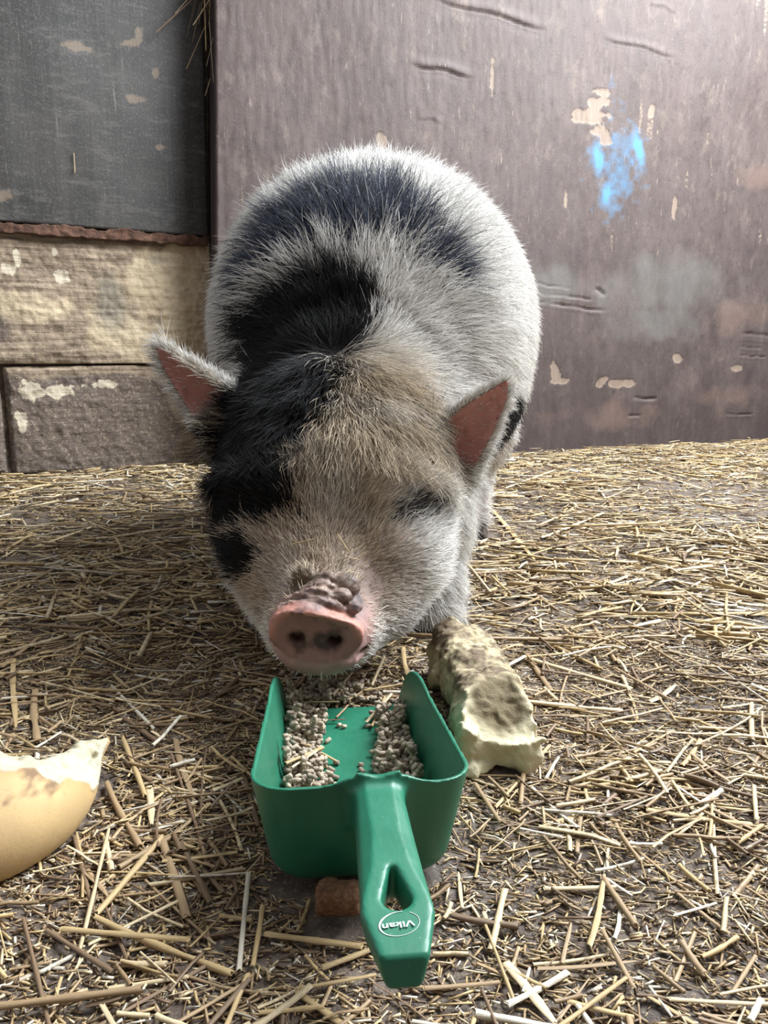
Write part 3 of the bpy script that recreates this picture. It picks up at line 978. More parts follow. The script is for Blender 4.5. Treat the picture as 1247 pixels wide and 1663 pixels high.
for e in EYES:
    de = np.linalg.norm((PV - e) * np.array([0.7, 1, 1.0]), axis=1)
    skin = mixc(skin, sstep(0.022, 0.013, de) * 0.85, (0.10, 0.05, 0.045))
    de = np.linalg.norm((PV - e - np.array([-0.016 if e[0] > -0.05 else 0.016, -0.01, -0.014])) * np.array([0.8, 0.7, 0.8]), axis=1)
    skin = mixc(skin, sstep(0.020, 0.010, de) * (0.75 if e[0] > -0.05 else 0.1), (0.26, 0.115, 0.10))
skin = skin * (1 + 0.14 * n_l + 0.10 * n_s)[:, None]


def hide_material():
    t = NT('pig_hide')
    c = t.attr('hide_colour')
    nz = t.noise(t.coord('Object'), 420, 4, 0.7)
    t.bump(nz, 0.25, 0.0015)
    return t.set(Base_Color=c, Roughness=0.55, Specular_IOR_Level=0.35, Subsurface_Weight=0.08, Subsurface_Radius=(0.010, 0.004, 0.003), Subsurface_Scale=0.5)


body_me = fast_mesh('pig', PV, PQ, hide_material())
color_attr(body_me, 'hide_colour', np.clip(skin, 0.004, 1))
pig = add_obj('pig', body_me)
tag(pig, 'spotted black and white pig standing head down over the green scoop', 'pig')

# eyes
eye_t = NT('dark_wet_eye').set(Base_Color=(0.012, 0.008, 0.007), Roughness=0.08, Specular_IOR_Level=0.6)


def uv_sphere(n, m):
    th = np.linspace(0.02, pi - 0.02, n)
    ph = np.linspace(0, 2 * pi, m, endpoint=False)
    T, Pp = np.meshgrid(th, ph, indexing='ij')
    V = np.stack([np.sin(T) * np.cos(Pp), np.sin(T) * np.sin(Pp), np.cos(T)], -1).reshape(-1, 3)
    i = np.arange(n - 1)[:, None]
    j = np.arange(m)[None, :]
    a = (i * m + j).ravel()
    b = (i * m + (j + 1) % m).ravel()
    return V, np.stack([a, a + m, b + m, b], 1)


sv, sf = uv_sphere(17, 24)
eye_me = fast_mesh('eye', sv * 0.0095, sf, eye_t)
for e in EYES:
    add_obj('eye', eye_me, pig, loc=e + np.array([0, 0.000, -0.001]))

# hooves: two horny toes and two dew claws on every foot
hoof_t = NT('dark_horn')
hn = hoof_t.noise(hoof_t.coord('Object', (40, 40, 140)), 1, 4, 0.6)
hoof_t.bump(hn, 0.4, 0.002)
hoof_t.set(Base_Color=hoof_t.ramp(hn, [(0.3, (0.030, 0.022, 0.018)), (0.7, (0.12, 0.09, 0.07))]), Roughness=0.6)


def toe_mesh():
    V = []
    for (z, y0, y1, wx) in [(0.0, -0.034, 0.012, 0.0125), (0.004, -0.035, 0.013, 0.013), (0.016, -0.028, 0.013, 0.0125), (0.032, -0.017, 0.013, 0.0115), (0.040, -0.012, 0.012, 0.010)]:
        for k in range(14):
            a = 2 * pi * k / 14
            c, s = math.cos(a), math.sin(a)
            sx = math.copysign(abs(c) ** 0.8, c)
            yy = (y0 + y1) / 2 + (y1 - y0) / 2 * math.copysign(abs(s) ** 0.9, s)
            taper = 1 - 0.35 * max(0, -s)
            V.append((wx * sx * taper, yy, z))
    F = [(r * 14 + k, r * 14 + (k + 1) % 14, (r + 1) * 14 + (k + 1) % 14, (r + 1) * 14 + k) for r in range(4) for k in range(14)]
    n = len(V)
    for r in (0, 4):
        V.append((0, (-0.034 + 0.012) / 2, 0.0 if r == 0 else 0.042))
        c = len(V) - 1
        for k in range(0, 14, 2):
            q = (c, r * 14 + (k + 2) % 14, r * 14 + k + 1, r * 14 + k)
            F.append(q if r == 0 else q[::-1])
    return fast_mesh('hoof', V, F, hoof_t.m)


toe = toe_mesh()
for (x, y) in ((0.063, 0.936), (-0.134, 0.956), (0.172, 1.450), (-0.202, 1.473)):
    for s in (-1, 1):
        h = add_obj('hoof', toe, pig, (x + s * 0.0135, y, float(ground_z(np.array([x]), np.array([y]))[0]) + 0.001))
        h.rotation_euler = (0, 0, s * 0.12)
        d_ = add_obj('dew_claw', toe, pig, (x + s * 0.020, y + 0.034, 0.030))
        d_.scale = (0.5, 0.45, 0.5)

# ------------------------------------------------ bristles
tri = np.concatenate([PQ[:, [0, 1, 2]], PQ[:, [0, 2, 3]]])
tv = PV[tri]
tn = np.cross(tv[:, 1] - tv[:, 0], tv[:, 2] - tv[:, 0])
tar = 0.5 * np.linalg.norm(tn, axis=1)
tc = tv.mean(1)
if HAIR:
    WH = np.array([-0.060, 0.955, 0.305])                   # crown whorl between the ears

    def head_weight(P):
        return sstep(1.03, 0.95, P[:, 1] + 0.55 * (P[:, 2] - 0.27))

    def hair_density(P):
        ein_, ebk_ = ear_inner(P)
        hw = head_weight(P)
        ds = np.linalg.norm(P - SN, axis=1)
        d = 175e3 * (1 - hw) + 360e3 * hw
        d = d * np.where(P[:, 1] > 1.52, 0.45, 1) * np.where((P[:, 2] < 0.22) & (P[:, 1] > 1.0), 0.45, 1)
        d = d * (1 - 0.93 * ein_) * (1 + 0.5 * ebk_)
        bare = np.linalg.norm((P - snp(0.040, 0.015, -0.050)) / np.array([0.022, 0.05, 0.03]), axis=1)
        qd = (P - SN) @ SR.T
        d = d * ~((qd[:, 2] > -0.014) & (np.abs(qd[:, 1]) < 0.032))
        d = d * (0.02 + 0.98 * sstep(0.048, 0.075, ds)) * (0.15 + 0.85 * sstep(0.7, 1.2, bare))
        for e in EYES:
            d = d * sstep(0.012, 0.019, np.linalg.norm((P - e) * np.array([0.75, 1, 1.2]), axis=1))
        return d

    w = tar * hair_density(tc)
    N = int(min(w.sum() * HAIR, 260000))
    cum = np.cumsum(w)
    pick = np.searchsorted(cum, rng.random(N) * cum[-1])
    r1, r2 = np.sqrt(rng.random(N)), rng.random(N)
    bar = np.stack([1 - r1, r1 * (1 - r2), r1 * r2], 1)
    HP = (tv[pick] * bar[:, :, None]).sum(1)
    HN = norm((PN[tri[pick]] * bar[:, :, None]).sum(1))
    hw = head_weight(HP)
    ein_, ebk_ = ear_inner(HP)
    bk, sad, gry, fac = coat(HP)
    x, y, z = HP.T
    side = np.clip((x + 0.015) / 0.26, -1, 1)
    Db = np.stack([0.30 * side, np.ones(N), -0.75 * np.abs(side) ** 1.5 + 0.15 * sstep(1.25, 1.0, y)], 1)
    Dw = norm((HP - WH) * np.array([1.35, 1, 1]) + np.array([0, -0.02, 0]))
    Ds = norm((HP - SN) * np.array([1.0, 1.0, 1.0]))
    dw_, ds_ = np.linalg.norm(HP - WH, axis=1), np.linalg.norm(HP - SN, axis=1)
    mz = sstep(-0.035, 0.035, dw_ - ds_)[:, None]
    Dh = Dw * (1 - mz) + Ds * mz
    D = norm(Db) * (1 - hw[:, None]) + Dh * hw[:, None]
    for e in EARS:
        B, u, v, ww, L = ear_frame(e)
        a, b, c, L = ear_coords(e, x, y, z)
        q, hwid, ws, th = ear_shape(e, a, b, c, L)
        near = ((a > -0.1) & (a < 1.15) & (np.abs(q) < 1.25) & (np.abs(c - ws) < 0.025)).astype(float) * sstep(-0.1, 0.3, a)
        De = u[None, :] * 0.8 + v[None, :] * np.clip(q, -1, 1)[:, None] * 0.8
        D = D * (1 - near[:, None]) + De * near[:, None]
    cl = np.stack([noise(HP, 95, s) for s in (1, 2, 3)], 1) * 0.26 + np.stack([noise(HP, 30, s) for s in (4, 5, 6)], 1) * 0.16
    D = norm(D) + cl + rng.normal(0, 0.10, (N, 3))
    D = D - HN * (D * HN).sum(1, keepdims=True)
    D = norm(D)
    # lengths
    nape = sstep(0.97, 1.05, y) * sstep(1.34, 1.16, y) * sstep(0.27, 0.37, z) * sstep(0.24, 0.12, np.abs(x + 0.03))
    Ln = (0.030 - 0.007 * sstep(1.1, 1.3, y)) * (1 - hw) + hw * (0.011 + 0.023 * sstep(0.10, 0.22, ds_)) + 0.024 * nape * (1 - hw)
    fore = hw * sstep(0.14, 0.06, dw_)
    Ln = Ln + 0.016 * fore
    Ln = np.where(ebk_ > 0.3, 0.018, Ln)
    Ln = np.where(ein_ > 0.4, 0.010, Ln)
    Ln = Ln * rng.uniform(0.6, 1.25, N) * (1 + 0.25 * noise(HP, 60, 9))
    lift = 0.30 - 0.10 * (1 - hw) * sstep(1.05, 1.25, y) + 0.22 * nape + 0.10 * hw + 0.25 * fore * rng.random(N) + rng.normal(0, 0.12, N)
    M = 6
    pos = np.zeros((N, M, 3))
    pos[:, 0] = HP - HN * 0.0008
    cdir = norm(D * np.cos(lift)[:, None] + HN * np.sin(lift + 0.25)[:, None])
    curl = rng.normal(0, 0.20, (N, 3))
    for k in range(1, M):
        t_ = k / (M - 1)
        d_k = norm(cdir - HN * (0.42 * t_) * (lift[:, None] + 0.25) + np.array([0, 0, -0.22]) * t_ + curl * t_)
        pos[:, k] = pos[:, k - 1] + d_k * (Ln / (M - 1))[:, None]
    # strand colours
    rv = rng.random(N)
    white = np.array([0.82, 0.80, 0.765])[None] * (0.55 + 0.60 * rv[:, None]) * np.array([1, 1, 1])[None]
    tan = np.array([0.47, 0.385, 0.28])[None] * (0.40 + 0.95 * rv[:, None])
    tanw = fac * (1 - sstep(-0.02, 0.045, x) * sstep(0.215, 0.185, z)) * (1 - 0.8 * sstep(0.05, 0.10, x)) * sstep(0.07, 0.11, z) * np.clip(0.85 + 0.5 * fbm(HP, 20, 4, 2), 0, 1)
    tanw = tanw * (1 - np.clip(ebk_ + ein_, 0, 1))
    hc = white * (1 - tanw[:, None]) + tan * tanw[:, None]
    muz = hw * sstep(0.17, 0.10, ds_)
    hc = hc * (1 - 0.2 * muz[:, None]) + np.array([0.50, 0.38, 0.29])[None] * 0.2 * muz[:, None]
    drk = rng.random(N) < np.clip(bk, 0, 1)
    hc[drk] = np.array([0.006, 0.0055, 0.006]) * (0.6 + 1.2 * rv[drk][:, None])
    ds2 = rng.random(N) < np.clip(sad, 0, 1) * 0.93
    hc[ds2] = np.array([0.042, 0.050, 0.072]) * (0.5 + 1.6 * rv[ds2][:, None])  # bluish sky sheen painted into the black saddle strands
    dg = rng.random(N) < np.clip(gry, 0, 1) * 0.8
    hc[dg] = np.array([0.05, 0.045, 0.045])
    rad = np.where(hw > 0.5, 0.00029, 0.00038) * rng.uniform(0.7, 1.3, N)
    prof = np.array([1.0, 1.0, 0.92, 0.78, 0.55, 0.15])
    hair = bpy.data.hair_curves.new('bristles')
    hair.add_curves([M] * N)
    hair.attributes['position'].data.foreach_set('vector', pos.astype(np.float32).ravel()) if 'position' in hair.attributes else hair.position_data.foreach_set('vector', pos.astype(np.float32).ravel())
    ra = hair.attributes.get('radius') or hair.attributes.new('radius', 'FLOAT', 'POINT')
    ra.data.foreach_set('value', (rad[:, None] * prof[None]).astype(np.float32).ravel())
    ca = hair.attributes.new('strand_colour', 'FLOAT_COLOR', 'CURVE')
    ca.data.foreach_set('color', np.concatenate([np.clip(hc, 0.003, 1), np.ones((N, 1))], 1).astype(np.float32).ravel())
    ht = NT('pig_bristle')
    ht.set(Base_Color=ht.attr('strand_colour'), Roughness=0.5, Specular_IOR_Level=0.2)
    hair.materials.append(ht.m)
    ho = bpy.data.objects.new('bristles', hair)
    COL.objects.link(ho)
    ho.parent = pig
    ho['kind'] = 'stuff'
    ho['label'] = 'coarse black and cream bristles'

# ================================================================== GREEN FEED SCOOP
SC_O = np.array([-0.0125, 0.425, 0.0])
SC_A = math.atan2(0.10, 0.995)
SC_Y = np.array([-math.sin(SC_A), math.cos(SC_A), 0.0])
SC_X = np.array([math.cos(SC_A), math.sin(SC_A), 0.0])


def sc_world(X, Y, Z=0.0):
    return SC_O + SC_X * np.asarray(X)[..., None] + SC_Y * np.asarray(Y)[..., None] + np.array([0, 0, 1.0]) * np.broadcast_to(Z, np.shape(X))[..., None]


def smax(a, b, k):
    h = np.clip(0.5 - 0.5 * (b - a) / k, 0, 1)
    return b * (1 - h) + a * h + k * h * (1 - h)


def smin(a, b, k):
    return -smax(-a, -b, k)


LIFT = 0.003                                                # stands on the litter
HCX = lambda Y: 0.0088 + 0.0 * Y
HWID = lambda Y: np.interp(Y, [-0.134, -0.129, -0.104, -0.07, -0.015, 0.01], [0.0100, 0.0118, 0.0181, 0.0168, 0.0150, 0.0165])
HZ0 = lambda Y: np.interp(Y, [-0.13, -0.10, -0.07, -0.02, 0.0], [0.0735, 0.0770, 0.0800, 0.0825, 0.0825])


def handle_top(X, Y):
    pw = np.interp(Y, [-0.10, -0.075, -0.05, 0.0], [0.017, 0.0100, 0.0075, 0.0085])
    return HZ0(Y) - 0.60 * np.maximum(0, np.abs(X - HCX(Y)) - pw)


def scoop_field():
    F = Field(np.arange(-0.080, 0.084, 0.00115), np.arange(-0.136, 0.282, 0.00125), np.arange(-0.006, 0.098, 0.00115))
    X = F.ax[0][:, None, None]
    Y = F.ax[1][None, :, None]
    Z = F.ax[2][None, None, :]
    zz = np.clip(Z / 0.08, 0, 1.2)
    a = 0.0590 + 0.0118 * zz - 0.004 * np.clip(Y / 0.25, 0, 1)
    yf = 0.016 * (1 - zz)
    r = 0.026
    qx = np.abs(X) - a + r
    qy = yf + r - Y
    plan = np.sqrt(np.maximum(qx, 0) ** 2 + np.maximum(qy, 0) ** 2) + np.minimum(np.maximum(qx, qy), 0) - r
    outer = smax(plan, -Z, 0.016)
    # upper edge: falls gently to the mouth, then the cheeks round down to the lip
    Yc = np.clip((Y - 0.150) / 0.115, 0, 1)
    prof = np.where(Y < 0.150, 0.080 - 0.10 * np.maximum(Y, 0), 0.0036 + 0.0614 * np.maximum(1 - Yc ** 2.5, 0) ** (1 / 2.3))
    prof = prof + 0.0055 * np.exp(-((np.abs(X - 0.0088) - 0.014) / 0.011) ** 2) * (Y < 0.05) + 0.003 * (np.abs(X - 0.0088) < 0.014) * (Y < 0.05)
    solid = np.maximum(outer, (Z - prof) * 0.8)
    solid = np.maximum(solid, Y - 0.266)
    # handle
    side = np.abs(X - HCX(Y)) - HWID(Y) + 0.22 * np.clip(0.072 - Z, 0, 0.02) * (Y < -0.06)
    top = (Z - handle_top(X, Y)) * 0.92
    bot = np.interp(Y, [-0.13, -0.11, -0.05, 0.0], [0.0570, 0.0580, 0.0600, 0.052]) - Z
    h = smax(smax(side, top, 0.0032), smax(bot, np.maximum(-0.1305 - Y + 0.12 * (Z - 0.068), Y - 0.004), 0.003), 0.0025)
    chan = smax(np.abs(X - HCX(Y)) - (HWID(Y) - 0.0035), smax(Z - (HZ0(Y) - 0.0075), -(Y + 0.064), 0.004), 0.004)
    h = np.maximum(h, -chan)
    # tear-drop hole
    t = np.clip((Y + 0.0960) / 0.0190, 0, 1)
    hole = np.sqrt((X - 0.0092) ** 2 + (Y - (-0.0960 + 0.0190 * t)) ** 2) - (0.0073 - 0.0053 * t)
    h = smax(h, -(hole + 0.0 * Z), 0.0025)
    d = smin(solid, h, 0.010)
    # hollow
    a2 = a - 0.0030
    qx = np.abs(X) - a2 + r - 0.003
    qy = yf + 0.0030 + r - 0.003 - Y
    plan2 = np.sqrt(np.maximum(qx, 0) ** 2 + np.maximum(qy, 0) ** 2) + np.minimum(np.maximum(qx, qy), 0) - (r - 0.003)
    cav = smax(plan2, 0.0030 - Z, 0.013)
    d = smax(d, -cav, 0.0012)
    F.f = np.broadcast_to(d, F.f.shape).astype(np.float32)
    return F


SV, SQ = scoop_field().mesh()
SV[:, 2] += LIFT


def plastic(name, col, rough):
    t = NT(name)
    v = t.coord('Object')
    sc = t.noise(t.coord('Object', (60, 14, 60), rot=(0, 0, 0.5)), 8, 6, 0.75)
    sp = t.noise(v, 420, 3, 0.65)
    ar = t.noise(v, 34, 4, 0.6)
    c = t.mix(t.ramp(ar, [(0.3, 0.0), (0.75, 0.45)]), col, tuple(x * 1.5 + 0.012 for x in col))
    c = t.mix(t.ramp(sp, [(0.70, 0.0), (0.78, 0.55)]), c, (0.42, 0.50, 0.42))
    c = t.mix(t.ramp(sc, [(0.64, 0.0), (0.74, 0.28)]), c, (0.22, 0.36, 0.27))
    t.bump(t.math('ADD', sc, sp), 0.06, 0.0008)
    return t.set(Base_Color=c, Roughness=t.ramp(sc, [(0.3, rough), (0.8, rough + 0.2)]), Specular_IOR_Level=0.5)


green = plastic('scuffed_green_plastic', (0.010, 0.128, 0.072), 0.34)
scoop = bpy.data.objects.new('feed_scoop', None)
COL.objects.link(scoop)
scoop.location = SC_O
scoop.rotation_euler = (0, 0, SC_A)
tag(scoop, 'green plastic feed scoop lying on the straw below the snout, half emptied', 'scoop')
fc = SV[SQ].mean(1)
is_h = (fc[:, 1] < -0.0045) & (np.abs(fc[:, 0] - 0.0088) < 0.024) & (fc[:, 2] > 0.045)
SNm = np.zeros_like(SV)
fnm = np.cross(SV[SQ[:, 2]] - SV[SQ[:, 0]], SV[SQ[:, 3]] - SV[SQ[:, 1]])
for c_ in range(4):
    for q in range(3):
        SNm[:, q] += np.bincount(SQ[:, c_], weights=fnm[:, q], minlength=len(SV))
SNm = norm(SNm)
for nm, sel in (('bowl', ~is_h), ('handle', is_h)):
    used, inv = np.unique(SQ[sel], return_inverse=True)
    me = fast_mesh(nm, SV[used], inv.reshape(-1, 4), green)
    me.normals_split_custom_set_from_vertices(SNm[used].astype(float).tolist())
    add_obj(nm, me, scoop)

white_t = NT('printed_white').set(Base_Color=(0.62, 0.68, 0.66), Roughness=0.5)
font = bpy.data.curves.new('logo_lettering', 'FONT')
font.body = 'Vikan'
font.size = 0.0070
font.extrude = 0.00012
font.offset = 0.00010
font.shear = 0.12
font.align_x = 'CENTER'
font.align_y = 'CENTER'
font.materials.append(white_t)
tmp_ = bpy.data.objects.new('logo_lettering', font)
COL.objects.link(tmp_)
lg_me = bpy.data.meshes.new_from_object(tmp_.evaluated_get(bpy.context.evaluated_depsgraph_get()))
bpy.data.objects.remove(tmp_)
lg = add_obj('logo_lettering', lg_me, scoop, (0.0080, -0.1128, float(HZ0(-0.1128)) + LIFT + 0.00025))
slope = math.atan((0.0770 - 0.0735) / 0.03)
lg.rotation_euler = (slope, 0, pi + 0.13)
ringV, ringF = [], []
NR = 72
for k in range(NR + 1):
    a = radians(-112 + 338 * k / NR)
    s_ = k / NR
    th = 0.00022 + 0.0011 * math.sin(pi * min(1, s_ * 1.7)) ** 2 * (1 - s_)
    for rr in (0, 1):
        ax, ay = 0.0100 - rr * th, 0.0068 - rr * th
        ex, ey = ax * math.cos(a), ay * math.sin(a)
        ca, sa = math.cos(0.20), math.sin(0.20)
        x_, y_ = ex * ca - ey * sa, ex * sa + ey * ca
        Xl, Yl = 0.0084 - x_, -0.1124 - y_
        for dz in (0.0, 0.00015):
            ringV.append((Xl, Yl, float(handle_top(Xl, Yl)) + LIFT + 0.00012 + dz))
for k in range(NR):
    b = k * 4
    for (p, q) in ((1, 3), (3, 2), (2, 0), (0, 1)):
        ringF.append((b + p, b + q, b + 4 + q, b + 4 + p))
add_obj('logo_ring', fast_mesh('logo_ring', ringV, ringF, white_t, False), scoop)

# ================================================================== BREAD
def crust_material(name):
    t = NT(name)
    c = t.attr('crumb_colour')
    v = t.coord('Object')
    fine = t.noise(v, 380, 5, 0.7)
    sp = t.noise(v, 900, 2, 0.6)
    c = t.mix(t.ramp(sp, [(0.25, 0.5), (0.36, 0.0)]), c, (0.16, 0.10, 0.05))
    crumb = t.attr('crumb_colour', 'Alpha')
    t.bump(t.math('MULTIPLY', fine, crumb), 0.55, 0.003)
    return t.set(Base_Color=c, Roughness=0.75, Subsurface_Weight=0.06, Subsurface_Radius=(0.006, 0.004, 0.002), Subsurface_Scale=0.4)


# torn roll at the edge of the picture
F = Field(np.arange(-0.38, -0.17, 0.0017), np.arange(0.40, 0.68, 0.0017), np.arange(-0.012, 0.095, 0.0017))
F.ell((-0.292, 0.505, 0.028), (0.076, 0.086, 0.050), 0.01)
F.ell((-0.290, 0.514, 0.018), (0.066, 0.085, 0.030), 0.02)
F.cone((-0.250, 0.535, 0.021), (-0.2335, 0.594, 0.021), 0.025, 0.0035, 0.012)
Xg = F.ax[0][:, None, None]
Yg = F.ax[1][None, :, None]
Zg = F.ax[2][None, None, :]
nz = fbm(np.stack(np.broadcast_arrays(Xg, Yg, Zg), -1), 55, 7, 3).astype(np.float32)


def torn(x, y, z, n):
    # the torn top falls away to the back and climbs again into a flap along one side
    zc = 0.062 - 0.62 * (y - 0.486 + 0.25 * (x + 0.25)) - 0.45 * np.maximum(x + 0.240, 0) + 0.62 * np.maximum(y - 0.535, 0) * np.clip((x + 0.275) / 0.025, 0, 1)
    return (zc - z) * 0.85 + 0.0050 * n


cutd = torn(Xg, Yg, Zg, nz)
F.f = np.maximum(np.maximum(F.f, -cutd), 0.002 - Zg).astype(np.float32)
V, Q = F.mesh()
cd = torn(V[:, 0], V[:, 1], V[:, 2], fbm(V, 55, 7, 3))
crumb = sstep(0.0035, 0.0012, cd + 0.002 * noise(V, 120, 2))
n1 = fbm(V, 24, 3, 3)
n2 = fbm(V, 90, 5, 2)
crust = np.array([0.50, 0.345, 0.165])[None] * (1 + 0.12 * n1 + 0.06 * n2)[:, None]
bake = sstep(0.010, 0.003, cd)[:, None] * (1 - crumb)[:, None] * 0.4
crust = crust * (1 - bake) + np.array([0.46, 0.26, 0.09])[None] * bake
dirt = np.zeros(len(V))
for c_, r_ in (((-0.231, 0.478, 0.056), 0.012), ((-0.236, 0.467, 0.058), 0.012), ((-0.244, 0.456, 0.060), 0.009), ((-0.240, 0.474, 0.060), 0.010)):
    dirt = np.maximum(dirt, np.clip(1.2 - np.linalg.norm(V - np.array(c_), axis=1) / r_, 0, 1))
dirt = np.clip(1.3 * dirt + 1.0 * fbm(V * np.array([1, 0.5, 1]), 150, 8, 3) - 0.45, 0, 1) * (dirt > 0.02)
dirt = np.maximum(dirt, np.clip(2.5 * noise(V, 170, 21) - 2.05, 0, 1))
crust = crust * (1 - 0.8 * dirt[:, None]) + np.array([0.12, 0.065, 0.035])[None] * 0.8 * dirt[:, None]
cc = np.array([0.50, 0.455, 0.325])[None] * (1 + 0.10 * n2)[:, None]
C = crust * (1 - crumb[:, None]) + cc * crumb[:, None]
me = fast_mesh('bread_roll', V, Q, crust_material('bread_crust'))
color_attr(me, 'crumb_colour', np.concatenate([C, (0.1 + 0.9 * crumb)[:, None]], 1))
roll = add_obj('bread_roll', me)
tag(roll, 'torn bread roll with smooth golden crust and white crumb on the straw', 'bread')

# dirty broken chunk beside the scoop
F = Field(np.arange(0.025, 0.165, 0.0016), np.arange(0.555, 0.86, 0.0018), np.arange(-0.01, 0.085, 0.0016))
A_, B_ = np.array([0.0975, 0.580]), np.array([0.0820, 0.825])
dv = (B_ - A_) / np.linalg.norm(B_ - A_)


def chunk(x, y, z, n):
    s = (x - A_[0]) * dv[0] + (y - A_[1]) * dv[1]
    w = (x - A_[0]) * dv[1] - (y - A_[1]) * dv[0]
    rx = 0.0335 + 0.003 * np.sin(s * 40 + 1)
    e = ((np.abs(w) / rx) ** 2.6 + (np.abs(z - 0.027) / 0.031) ** 2.6) ** (1 / 2.6)
    d = (e - 1) * 0.034
    d = np.maximum(d, np.maximum(-s, s - 0.210))
    d = d - 0.0065 * n
    cut = np.sqrt(((x - 0.108) / 0.062) ** 2 + ((y - 0.560) / 0.082) ** 2 + ((z - 0.085) / 0.062) ** 2)
    cd = (cut - 1) * 0.06 + 0.004 * n
    return np.maximum(d, -cd), cd


Xg = F.ax[0][:, None, None]
Yg = F.ax[1][None, :, None]
Zg = F.ax[2][None, None, :]
G = np.stack(np.broadcast_arrays(Xg, Yg, Zg), -1)
F.f = (np.maximum(chunk(Xg, Yg, Zg, fbm(G, 42, 9, 4))[0], -Zg) - 0.0012 * fbm(G, 170, 19, 2)).astype(np.float32)
V, Q = F.mesh()
n1 = fbm(V, 42, 9, 4)
_, cd = chunk(V[:, 0], V[:, 1], V[:, 2], n1)
crumb = np.maximum(sstep(0.004, 0.0015, cd), sstep(0.622, 0.602, V[:, 1] + 0.01 * n1))
n2 = fbm(V, 75, 15, 3)
n3 = fbm(V, 22, 25, 3)
crust = np.array([0.52, 0.44, 0.27])[None] * (1 + 0.15 * n2)[:, None]
top = sstep(0.034, 0.048, V[:, 2]) * sstep(0.635, 0.66, V[:, 1])
dirt = np.clip(top * 0.8 + 0.7 * n3 + 0.8 * n2 + 0.5 * fbm(V, 220, 33, 2) - 0.02, 0, 1)
dirt = np.maximum(dirt, np.clip(0.3 + 0.6 * n3 + 0.6 * sstep(0.035, 0.01, V[:, 2]) * (V[:, 0] < 0.09) - 0.2, 0, 1))  # also darker towards the bottom on the scoop side
crust = crust * (1 - 0.92 * dirt[:, None]) + np.array([0.095, 0.058, 0.032])[None] * (0.92 * dirt)[:, None]
cc = np.array([0.60, 0.54, 0.36])[None] * (1 + 0.10 * n2)[:, None]
# brown shade of the hollow torn face, painted into the crumb colour
torn_shade = np.clip(1.35 - np.linalg.norm((V - np.array([0.098, 0.622, 0.040])) * np.array([1.0, 0.8, 1.1]), axis=1) / 0.026 + 0.25 * n3, 0, 1)
torn_shade = np.clip(torn_shade * 1.8, 0, 1)
cc = cc * (1 - 0.92 * torn_shade[:, None]) + np.array([0.105, 0.072, 0.025])[None] * 0.92 * torn_shade[:, None]
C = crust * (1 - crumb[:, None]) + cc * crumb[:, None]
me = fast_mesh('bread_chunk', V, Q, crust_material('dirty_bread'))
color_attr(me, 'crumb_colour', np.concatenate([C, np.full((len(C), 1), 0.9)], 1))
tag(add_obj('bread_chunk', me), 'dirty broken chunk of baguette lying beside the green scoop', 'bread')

# brown pressed nugget under the handle
F = Field(np.arange(-0.048, -0.008, 0.0008), np.arange(0.395, 0.44, 0.0008), np.arange(-0.006, 0.030, 0.0008))
Xg = F.ax[0][:, None, None]
Yg = F.ax[1][None, :, None]
Zg = F.ax[2][None, None, :]
G = np.stack(np.broadcast_arrays(Xg, Yg, Zg), -1)
rad = np.sqrt((Yg - 0.4165) ** 2 + (Zg - 0.0125) ** 2) - 0.0105
F.f = (smax(rad, np.abs(Xg + 0.0285) - 0.0135, 0.005) - 0.0012 * fbm(G, 150, 3, 3)).astype(np.float32)
V, Q = F.mesh()
nt = NT('pressed_brown_meal')
nn = nt.noise(nt.coord('Object'), 300, 5, 0.7)
nt.bump(nn, 0.6, 0.002)
nt.set(Base_Color=nt.ramp(nn, [(0.3, (0.06, 0.028, 0.012)), (0.55, (0.17, 0.085, 0.04)), (0.75, (0.30, 0.17, 0.09))]), Roughness=0.85)
tag(add_obj('feed_nugget', fast_mesh('feed_nugget', V, Q, nt.m)), 'reddish brown cylindrical feed nugget under the scoop beside its handle', 'feed')

# ================================================================== PELLETS
PR = 0.0019
prng = np.random.default_rng(5)


def inside_h(X):
    return 0.0


drops = []
for k in range(900):                                        # bank along one side wall
    yy = 0.028 + 0.228 * prng.random()
    wmax = 0.040 * (1.0 if yy < 0.20 else 1 - 0.2 * (yy - 0.2) / 0.06) * (0.9 + 0.15 * math.sin(yy * 60))
    wl = -0.0520 + 0.9 * wmax * prng.random() ** 1.35
    drops.append((wl, yy, 'bank'))
for k in range(760):
    yy = 0.028 + 0.215 * prng.random()
    wmax = 0.034 * (0.9 + 0.15 * math.sin(yy * 47 + 1))
    drops.append((0.0515 - 0.9 * wmax * prng.random() ** 1.3, yy, 'other'))
LOOSE = [(-0.006, 0.226), (-0.0015, 0.223), (-0.020, 0.208), (-0.017, 0.198), (-0.011, 0.160), (0.009, 0.155), (0.009, 0.146), (0.021, 0.171), (0.0225, 0.148), (0.022, 0.139), (-0.013, 0.137), (0.020, 0.222)]
for x_, y_ in LOOSE:
    drops.append((x_, y_, 'loose'))
for k in range(330):                                        # spilled behind the lip
    drops.append((prng.normal(-0.018, 0.030), 0.274 + abs(prng.normal(0, 0.040)), 'spill'))
PX = np.array([d[0] for d in drops])
PY = np.array([d[1] for d in drops])
PK = np.array([d[2] for d in drops])
keep = ~((PK == 'spill') & ((np.abs(PX) > 0.085) | (PY > 0.40)))
PX, PY, PK = PX[keep], PY[keep], PK[keep]
W = sc_world(PX, PY)
PZ = np.zeros(len(PX))
